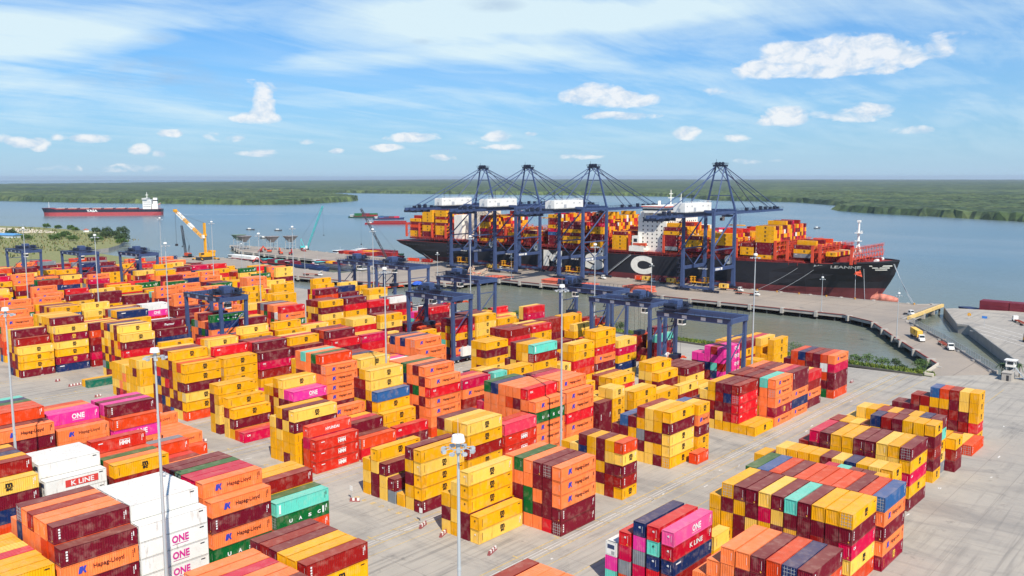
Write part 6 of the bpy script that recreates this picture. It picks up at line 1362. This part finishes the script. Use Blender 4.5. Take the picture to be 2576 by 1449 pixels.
# ---------------------------------------------------------------- causeway fence, guard post, quay furniture
def fence(pts, h, label, name='chain_link_fence', gap=3.0):
    root = empty(name, (pts[0][0], pts[0][1], 0)); o_ = Vector((pts[0][0], pts[0][1], 0)); tag(root, label, 'fence')
    m, t_, p_ = newmat('chain_link_mesh'); p_.inputs['Base Color'].default_value = (.35, .37, .38, 1); P_ = t_.node('ShaderNodeTexCoord').outputs['Object']
    s_ = t_.node('ShaderNodeSeparateXYZ'); t_.link(P_, s_.inputs[0]); w1 = t_.math('SINE', t_.math('MULTIPLY', t_.math('ADD', s_.outputs[0], s_.outputs[2]), 60)); w2 = t_.math('SINE', t_.math('MULTIPLY', t_.math('SUBTRACT', s_.outputs[0], s_.outputs[2]), 60))
    t_.link(t_.math('GREATER_THAN', t_.math('MAXIMUM', w1, w2), .78), p_.inputs['Alpha'])
    b = MB(); c = MB(); k = MB()
    for a, d in zip(pts[:-1], pts[1:]):
        a = Vector((*a, 0)) - o_; d = Vector((*d, 0)) - o_; n_ = max(1, int((d - a).length / gap)); k.beam(a + Vector((0, 0, .45)), d + Vector((0, 0, .45)), .3, .9, CONC)
        for i in range(n_ + 1): q = a.lerp(d, i / n_); c.beam(q, q + Vector((0, 0, h)), .09, .09, GALV)
        c.beam(a + Vector((0, 0, h)), d + Vector((0, 0, h)), .06, .06, GALV); b.add([a + Vector((0, 0, .9)), d + Vector((0, 0, .9)), d + Vector((0, 0, h)), a + Vector((0, 0, h))], [(0, 1, 2, 3)], m)
    b.build('wire_mesh', root); c.build('posts', root); k.build('base_wall', root)
fence([(473, 141.6), (429, 112.6), (370.6, 78.2)], 3.4, 'chain link fence on a low wall along the causeway')
fence([(539.5, 143), (481.5, 121), (480.5, 115.4), (394.3, 75)], 1.2, 'low fence along the edge of the right-hand quay')
root = empty('jetty_ramp', (484, 146, 0)); tag(root, 'pale yellow sided ramp at the end of the wharf', 'ramp'); b = MB(); b.box(0, 62, -1.2, 0.2, .1, 1.8, paint('ramp_cream_yellow', srgb(224, 190, 120), .7, 0, .3)); b.build('parapet', root); b = MB(); b.box(0, 62, .2, 3.0, .05, .4, CONC); b.railing([(0, 3, .4), (62, 3, .4)], 1.2, GALV, 3, .08); b.build('walkway', root)
bp = MB(); bp.box(349, 350.2, 95.0, 98, 0, 1.3, flat('kerb_pale', (.62, .55, .45))); bp.beam((372.5, 99.6, .6), (350, 98.4, .6), .5, 1.2, flat('kerb_pale', (.62, .55, .45))); tag(bp.build('wall_end'), 'low pale wall closing the causeway beside the green bank', 'wall')
def guard():
    root = empty('guard_tower', (366, 72.5, 0)); tag(root, 'small guard tower with raised cabin beside the causeway gate', 'guard tower'); b = MB()
    for sx in (-1.2, 1.2):
        for sy in (-1.2, 1.2): b.beam((sx, sy, 0), (sx, sy, 4.6), .2, .2, GALV)
    b.build('frame', root); b = MB(); b.box(-1.5, 1.5, -1.5, 1.5, 4.6, 7.0, CREAM); b.box(-1.53, -1.5, -1.0, 1.0, 5.5, 6.6, GLASS); b.box(-1, 1, -1.53, -1.5, 5.5, 6.6, GLASS); b.build('cabin', root); b = MB(); b.box(-2, 2, -2, 2, 7.0, 7.2, WHITEP); b.build('roof', root); b = MB(); b.beam((1.4, -1.4, 0), (1.4, -4.6, 0.2), .8, .1, GALV); b.beam((0, -5, 0.1), (0, -1.5, 4.6), .9, .12, GALV); b.build('stairs', root)
guard()
b = MB(); b.box(0, 4.5, 0, 3.2, 0, 2.9, CONC); b.box(-.2, 4.7, -.2, 3.4, 2.9, 3.1, CONC); b.box(-.02, 0, .8, 1.7, 0, 2.1, DARK); o = b.build('concrete_booth'); o.location = (360.5, 71.0, 0); tag(o, 'grey concrete booth at the foot of the guard tower', 'booth')
b = MB(); b.box(-.03, 5, 0, 3.6, 0.5, 2.7, paint('kiosk_blue', srgb(60, 100, 160), .6)); b.box(-.4, 5.4, -.4, 4, 2.7, 2.95, WHITEP); b.box(-.1, -.03, .5, 3, 1.3, 2.3, GLASS); o = b.build('gate_kiosk'); o.location = (358, 57.5, 0); tag(o, 'blue kiosk with white roof at the right edge by the trees', 'kiosk')
for k, (x, y, lb) in enumerate(((488, 110, 'blue topped lamp unit on the right quay, farther one'), (412, 74, 'blue topped lamp unit on the right quay, nearer one'))):
    root = empty('quay_signpost', (x, y, 0)); tag(root, lb, 'signpost', 'blue boards on posts'); b = MB(); b.beam((0, 0, 0), (0, 0, 4.4), .15, .15, GALV); b.build('post', root); b = MB(); b.box(-.1, .1, -1.2, 1.2, 4.0, 5.2, paint('sign_blue', srgb(60, 130, 210), .6)); b.build('board', root)
b = MB(); b.tube((0, 0, 0), (0, 0, 2.4), .12, GALV); b.tube((0, 0, 2.4), (0.3, 0, 2.4), .9, YELP, n=14); o = b.build('round_yellow_sign'); o.location = (508, 122, 0); tag(o, 'round yellow board standing on the right-hand quay', 'sign')
# fishing nets, tarpaulin and bits on the wharf corner
def heap(x, y, r_, h, mat, label, name):
    b = MB(); rr = random.Random(int(x * y)); n_ = 12; rings = [(1, 0), (.8, .5), (.45, .85), (.0, 1)]; V = []
    for k, (a, z) in enumerate(rings[:-1]):
        for q in range(n_): th = q * 2 * math.pi / n_; j = rr.uniform(.8, 1.15); V.append((r_ * a * j * math.cos(th), r_ * .7 * a * j * math.sin(th), h * z * rr.uniform(.8, 1.1)))
    V.append((0, 0, h)); F = [(k * n_ + q, k * n_ + (q + 1) % n_, (k + 1) * n_ + (q + 1) % n_, (k + 1) * n_ + q) for k in range(2) for q in range(n_)] + [(2 * n_ + q, 2 * n_ + (q + 1) % n_, len(V) - 1) for q in range(n_)]
    b.add(V, F, mat); o = b.build(name); o.location = (x, y, .02); tag(o, label, 'heap')
heap(419, 458, 5, 2.4, paint('tarpaulin_blue', srgb(40, 90, 190), .7), 'blue tarpaulin heap on the wharf corner behind the gantry cranes', 'tarpaulin_heap')
heap(455, 445, 5, 2.2, paint('tarpaulin_mint', srgb(90, 190, 180), .7), 'mint green net heap beside the wooden crane frame', 'net_heap')
root = empty('dismantled_crane_frame', (466, 452, 0)); tag(root, 'pale rusty dismantled steel frame lying on the wharf', 'steel frame'); b = MB(); FR = paint('frame_pale_rust', srgb(206, 176, 150), .7, 0, .6, (.4, .12, .05)); b.lattice((0, 0, 1), (14, -5, 6), 3, 3, .3, FR, 6); b.build('long_frame', root); b = MB(); b.lattice((2, 4, .6), (9, 6, 8), 3, 2, .3, FR, 4); b.build('upright_frame', root)
for a in ((406, 491, 'mint lettered box', 0),): pass
b = MB(); b.box(0, 3, 0, 5, 0, 3, REDP); b.box(.5, 2.5, -1.4, 0, 0, 2.2, REDP); b.box(-.05, 0, .6, 4.4, 1.6, 2.5, GLASS); b.box(.6, 2.4, -2.2, 2, 3, 3.4, DARK); o = b.build('reach_stacker'); o.location = (390, 470, .02); tag(o, 'red reach stacker parked right of the gantry crane at the barge pier', 'reach stacker')
# ---------------------------------------------------------------- green bank, trees and bushes
def gm(name, a, b_, c_):
    m, t, p = newmat(name); P = t.node('ShaderNodeNewGeometry').outputs['Position']; n1_ = t.noise(.25, 5, .7, P); n2_ = t.noise(2.2, 4, .7, P)
    col = t.mix(t.ramp(n1_, [(.35, 0), (.65, 1)]), a, b_); col = t.mix(t.math('MULTIPLY', t.ramp(n2_, [(.5, 0), (.7, 1)]), .6), col, c_); t.link(col, p.inputs['Base Color']); p.inputs['Roughness'].default_value = .9; return m
GRASS = gm('bank_grass', (.09, .15, .022), (.22, .25, .03), (.05, .09, .02)); DRY = gm('dry_scrub', (.32, .24, .11), (.16, .17, .05), (.42, .36, .24)); SAND = gm('pale_sand', (.62, .54, .40), (.55, .47, .34), (.42, .37, .28))
def leafmat(name, a, b_):
    m, t, p = newmat(name); oi = t.node('ShaderNodeNewGeometry'); n_ = t.noise(.9, 3, .6, oi.outputs['Position']); col = t.mix(t.ramp(n_, [(.35, 0), (.65, 1)]), a, b_); t.link(col, p.inputs['Base Color']); p.inputs['Roughness'].default_value = .8
    return m
LEAF = leafmat('leaf_green', (.035, .085, .02), (.10, .17, .03)); LEAFD = leafmat('leaf_dark', (.022, .05, .018), (.06, .10, .03)); BARK = flat('bark', (.10, .075, .05), .9)
# sloping bank between the yard wall and the basin
g = MB(); br = random.Random(2); n_ = 80; V = []
ys = [95 + 175 * i / (n_ - 1) for i in range(n_)]
for y in ys:
    w_ = 17 + 3 * math.sin(y * .09) + br.uniform(-1, 1) + (4 if y < 125 else 0)
    V += [(348.6, y, .35), (353 + br.uniform(-1, 1), y, .5 + br.uniform(-.4, .5)), (358 + br.uniform(-1, 1), y, -.9 + br.uniform(-.5, .5)), (348 + w_, y, -4.3)]
F = [(4 * i + j, 4 * i + j + 1, 4 * i + 5 + j, 4 * i + 4 + j) for i in range(n_ - 1) for j in range(3)]; g.add(V, F, GRASS); tag(g.build('grass_bank'), None, None, None, 'structure')
g = MB(); g.beam((348.2, 98.5, .35), (348.2, 345, .35), .5, .8, CONCD); tag(g.build('bank_wall'), 'low dark concrete wall between the yard and the green bank', 'wall')
def tufts(name, n_, fn, s, mats, label):
    b = MB(); r_ = random.Random(n_)
    for q in range(n_):
        x, y, z = fn(r_); 
        for k in range(4):
            a = r_.uniform(0, 6.3); h = s * r_.uniform(.5, 1.3); dx, dy = math.cos(a) * s * .35, math.sin(a) * s * .35; b.add([(x - dx, y - dy, z), (x + dx, y + dy, z), (x + dy * .9, y - dx * .9, z + h)], [(0, 1, 2)], mats[q % len(mats)])
    o = b.build(name); tag(o, label, 'grass', None, 'stuff')
tufts('bank_grass_tufts', 4200, lambda r: ((lambda x, y: (x, y, (.4 if x < 354 else .4 - (x - 354) * .42)))(r.uniform(349.5, 363), r.uniform(96, 268))), 1.1, (GRASS, GRASS, LEAF), 'rough green grass on the bank of the basin')
def crown(b, c, rx, rz, n_, s, mat, r_):
    for q in range(n_):
        th = r_.uniform(0, 6.283); ph = math.acos(r_.uniform(-.55, 1)); rr = r_.uniform(.55, 1.0) ** .6
        lump = 1 + .28 * math.sin(3 * th + c[0]) * math.sin(2.5 * ph + c[1])
        p_ = Vector((c[0] + rx * rr * lump * math.sin(ph) * math.cos(th), c[1] + rx * rr * lump * math.sin(ph) * math.sin(th), c[2] + rz * rr * lump * math.cos(ph)))
        a = Vector((r_.uniform(-1, 1), r_.uniform(-1, 1), r_.uniform(-.6, .6))).normalized() * s * r_.uniform(.6, 1.3); d = Vector((r_.uniform(-1, 1), r_.uniform(-1, 1), r_.uniform(-.2, 1))).normalized() * s * r_.uniform(.5, 1.1)
        b.add([p_ - a * .5, p_ + a * .5, p_ + d], [(0, 1, 2)], mat)
def bush(x, y, r_, h, label, mat=None, z=-.5, name='shrub', cat='shrub', group='shrubs on the green bank'):
    rr = random.Random(int(x * 31 + y * 17)); root = empty(name, (x, y, z)); tag(root, label, cat, group)
    b = MB()
    for q in range(4): b.beam((rr.uniform(-.2, .2), rr.uniform(-.2, .2), 0), (rr.uniform(-r_ * .6, r_ * .6), rr.uniform(-r_ * .6, r_ * .6), h * .7), .18, .18, BARK, .06, .06)
    b.build('trunk', root); b = MB(); ls = .55 if r_ < 5 else 1.5
    crown(b, (0, 0, h * .5), r_, h * .55, int(190 * max(1, r_ / 2)), ls, mat or LEAF, rr)
    for q in range(4): crown(b, (rr.uniform(-r_, r_) * .6, rr.uniform(-r_, r_) * .6, h * rr.uniform(.35, .8)), r_ * .5, h * .3, 60, ls, mat or LEAF, rr)
    b.build('crown', root)
bush(357, 152.5, 4.2, 5.5, 'large rounded bush behind the tall yellow stack at the basin'); bush(359, 128, 2.6, 3.0, 'bush at the left end of the green bank, right of the salmon stack'); bush(359, 122, 3.6, 4.0, 'tallest bush on the green bank by the causeway'); bush(360, 117, 3.0, 3.2, 'wide low bush second from the causeway bank middle')
bush(361, 112.5, 2.0, 3.4, 'thin dark bush in the middle of the bank', LEAFD); bush(357, 108.5, 2.0, 2.0, 'small dark bush low on the bank', LEAFD); bush(364, 103.5, 3.4, 3.6, 'bush under the causeway beams', LEAF); bush(357, 101.5, 2.2, 2.0, 'small bush at the corner by the pale wall')
bush(357, 243, 2.6, 4.6, 'bush behind the left leg of the twin gantry cranes', LEAFD); bush(359, 322, 3.0, 3.6, 'bush beside the mast by the basin, left part'); bush(359, 312, 2.6, 3.2, 'bush right of the mast by the basin'); bush(357, 335, 2.0, 2.4, 'low bush left of the mast by the basin')
# planting by the guard tower: small palms
def palm(x, y, h, label):
    root = empty('palm_tree', (x, y, 0)); tag(root, label, 'palm tree', 'palms by the gate'); r_ = random.Random(int(x + y * 3)); b = MB(); b.tube((0, 0, 0), (.2, 0, h), .22, BARK, .15, 8); b.build('trunk', root); b = MB()
    for q in range(22):
        a = q * .62; L_ = r_.uniform(2.2, 3.1); up = r_.uniform(-.1, .7); p0 = Vector((.2, 0, h)); d = Vector((math.cos(a), math.sin(a), 0)); s_ = Vector((-d.y, d.x, 0)); prev = p0
        for i in range(1, 6): t_ = i / 5; nx = p0 + d * L_ * t_ + Vector((0, 0, L_ * (up * t_ - .75 * t_ * t_))); w_ = .34 * (1 - t_ * .7); b.add([prev - s_ * w_, nx - s_ * w_ * .8, nx + s_ * w_ * .8, prev + s_ * w_], [(0, 1, 2, 3)], LEAFD); prev = nx
    b.build('crown', root)
palm(371, 70.5, 4.6, 'palm directly right of the guard tower cabin'); palm(369, 76, 4.4, 'palm just left of the guard tower'); palm(366, 66, 4.2, 'palm between guard tower and blue kiosk'); palm(362, 61, 4.4, 'palm overhanging the blue kiosk'); palm(372, 63, 4.8, 'palm at the right edge behind the kiosk')
# peninsula on the left: grass, sand, scrub, sheds and trees
def sheet(name, pts, z, mat): b = MB(); b.add([(u, -v, z) for u, v in (pts if sum(pts[i][0] * -pts[(i + 1) % len(pts)][1] - pts[(i + 1) % len(pts)][0] * -pts[i][1] for i in range(len(pts))) > 0 else pts[::-1])], [tuple(range(len(pts)))], mat); tag(b.build(name), None, None, None, 'structure')
sheet('peninsula_grass', [(352, -720), (380, -800), (385, -930), (420, -950), (448, -986), (480, -1040), (520, -1140), (540, -1240), (540, -1300), (532, -1437), (505, -1519), (400, -1900), (-380, -1890), (-380, -900), (335, -705)], .02, gm('peninsula_grass', (.17, .19, .06), (.26, .24, .10), (.09, .13, .04)))
sheet('sand_flat', [(440, -1310), (478, -1290), (500, -1250), (505, -1400), (480, -1500), (380, -1640), (340, -1640), (400, -1400)], .04, SAND)
sheet('dirt_track', [(330, -1080), (350, -1080), (405, -1225), (360, -1500), (335, -1500), (370, -1220)], .05, gm('dirt_track', (.40, .35, .28), (.34, .30, .24), (.28, .25, .2)))
tufts('peninsula_scrub', 1500, lambda r: ((lambda t_, s_: (300 + t_ * 200 + s_ * 22, 900 + s_ * 420 + t_ * 140, 0))(r.random(), r.random())), 1.9, (DRY, DRY, LEAFD, GRASS), 'dry brown and green scrub on the left peninsula')
tb = [(528, 1150, 8, 9), (519, 1175, 7, 8), (505, 1120, 7, 6), (498, 1085, 7, 5.5), (480, 1050, 8, 5.5), (488, 1110, 7, 6), (470, 1100, 7, 5.5), (455, 1060, 7, 5), (440, 1090, 6, 5), (450, 1150, 6, 5), (430, 1120, 6, 5), (410, 1150, 6, 5), (462, 1010, 6, 4), (520, 1210, 6, 6), (395, 1300, 9, 8), (380, 1340, 9, 8.5), (405, 1345, 8, 7), (430, 1260, 7, 6), (535, 1330, 5, 5), (533, 1370, 5, 4), (528, 1400, 5, 5), (525, 1290, 5, 4), (470, 1185, 6, 5), (385, 1180, 7, 5)]
TL = ['tallest dark tree at the peninsula tip', 'round tree just behind the tip tree', 'bush tree in front of the tip tree', 'tree on the shore below the tip', 'low shore tree nearest the river mouth', 'tree inland of the shore hedge', 'hedge tree in the middle of the row', 'hedge tree left of the middle', 'small hedge tree inland', 'bushy tree by the reddish clearing', 'bush left of the hedge row', 'leftmost bush of the hedge row', 'shrubby tree at the water near the red containers', 'tree behind the peninsula tip', 'large pale green tree at the left edge', 'large tree left of the blue sheds', 'tree between left edge and the blue sheds', 'round bush between the two blue sheds', 'small tree on the far sand shore, right', 'small tree on the far sand shore, middle', 'small tree on the far sand shore, left', 'small shore tree near the white hut', 'brown bush in the grass centre', 'scrubby tree above the far left stacks']
for (x, y, r_, h), lb in zip(tb, TL): bush(x, y, r_, h * 1.25, lb, LEAFD if h > 5 else LEAF, 0, 'tree', 'tree', 'trees on the left peninsula')
def shed(x, y, L, W, rz, label):
    root = empty('metal_shed', (x, y, 0), rz); tag(root, label, 'shed', 'blue roofed sheds on the peninsula'); b = MB(); b.box(0, L, 0, W, 0, 3.4, flat('shed_wall', (.55, .6, .6))); b.build('wall', root); b = MB(); b.add([(-1, -1, 3.4), (L + 1, -1, 3.4), (L + 1, W / 2, 5.6), (-1, W / 2, 5.6), (L + 1, W + 1, 3.4), (-1, W + 1, 3.4)], [(0, 1, 2, 3), (3, 2, 4, 5), (0, 3, 5), (1, 4, 2)], paint('shed_roof_blue', srgb(90, 150, 200), .5)); b.build('roof', root)
shed(425, 1205, 34, 14, 1.95, 'long blue roofed shed in front of the sand, right one'); shed(412, 1265, 30, 14, 1.95, 'pale blue roofed shed left of the long one')
b = MB(); b.box(0, 6, 0, 5, 0, 3, WHITEP); b.add([(-.5, -.5, 3), (6.5, -.5, 3), (3, 2.5, 5), (6.5, 5.5, 3), (-.5, 5.5, 3)], [(0, 1, 2), (1, 3, 2), (3, 4, 2), (4, 0, 2)], flat('hut_roof_red', (.4, .12, .08))); o = b.build('white_hut'); o.location = (523, 1255, 0); tag(o, 'little white hut near the peninsula tip', 'hut')
# remaining containers: the ones beyond the nearest three hundred, on land and on the ship, as one mesh
st_ = boxes_mesh('shipping_containers', rest); tag(st_, 'coloured shipping containers stacked behind the nearer ones and on the ship', 'shipping containers', 'shipping containers stacked in the yard', 'stuff')
# ---------------------------------------------------------------- haze
hm = bpy.data.materials.new('haze'); hm.use_nodes = True; t = NT(hm.node_tree); t.n.clear(); ou = t.node('ShaderNodeOutputMaterial'); vo = t.node('ShaderNodeVolumePrincipled'); vo.inputs['Color'].default_value = (.74, .85, 1, 1); vo.inputs['Density'].default_value = 0.00003; vo.inputs['Anisotropy'].default_value = .2; t.link(vo.outputs[0], ou.inputs['Volume'])
b = MB(); b.box(-3050, 31000, -31000, 31000, -12, 112, hm); hz_ = b.build('haze'); tag(hz_, None, None, None, 'stuff')
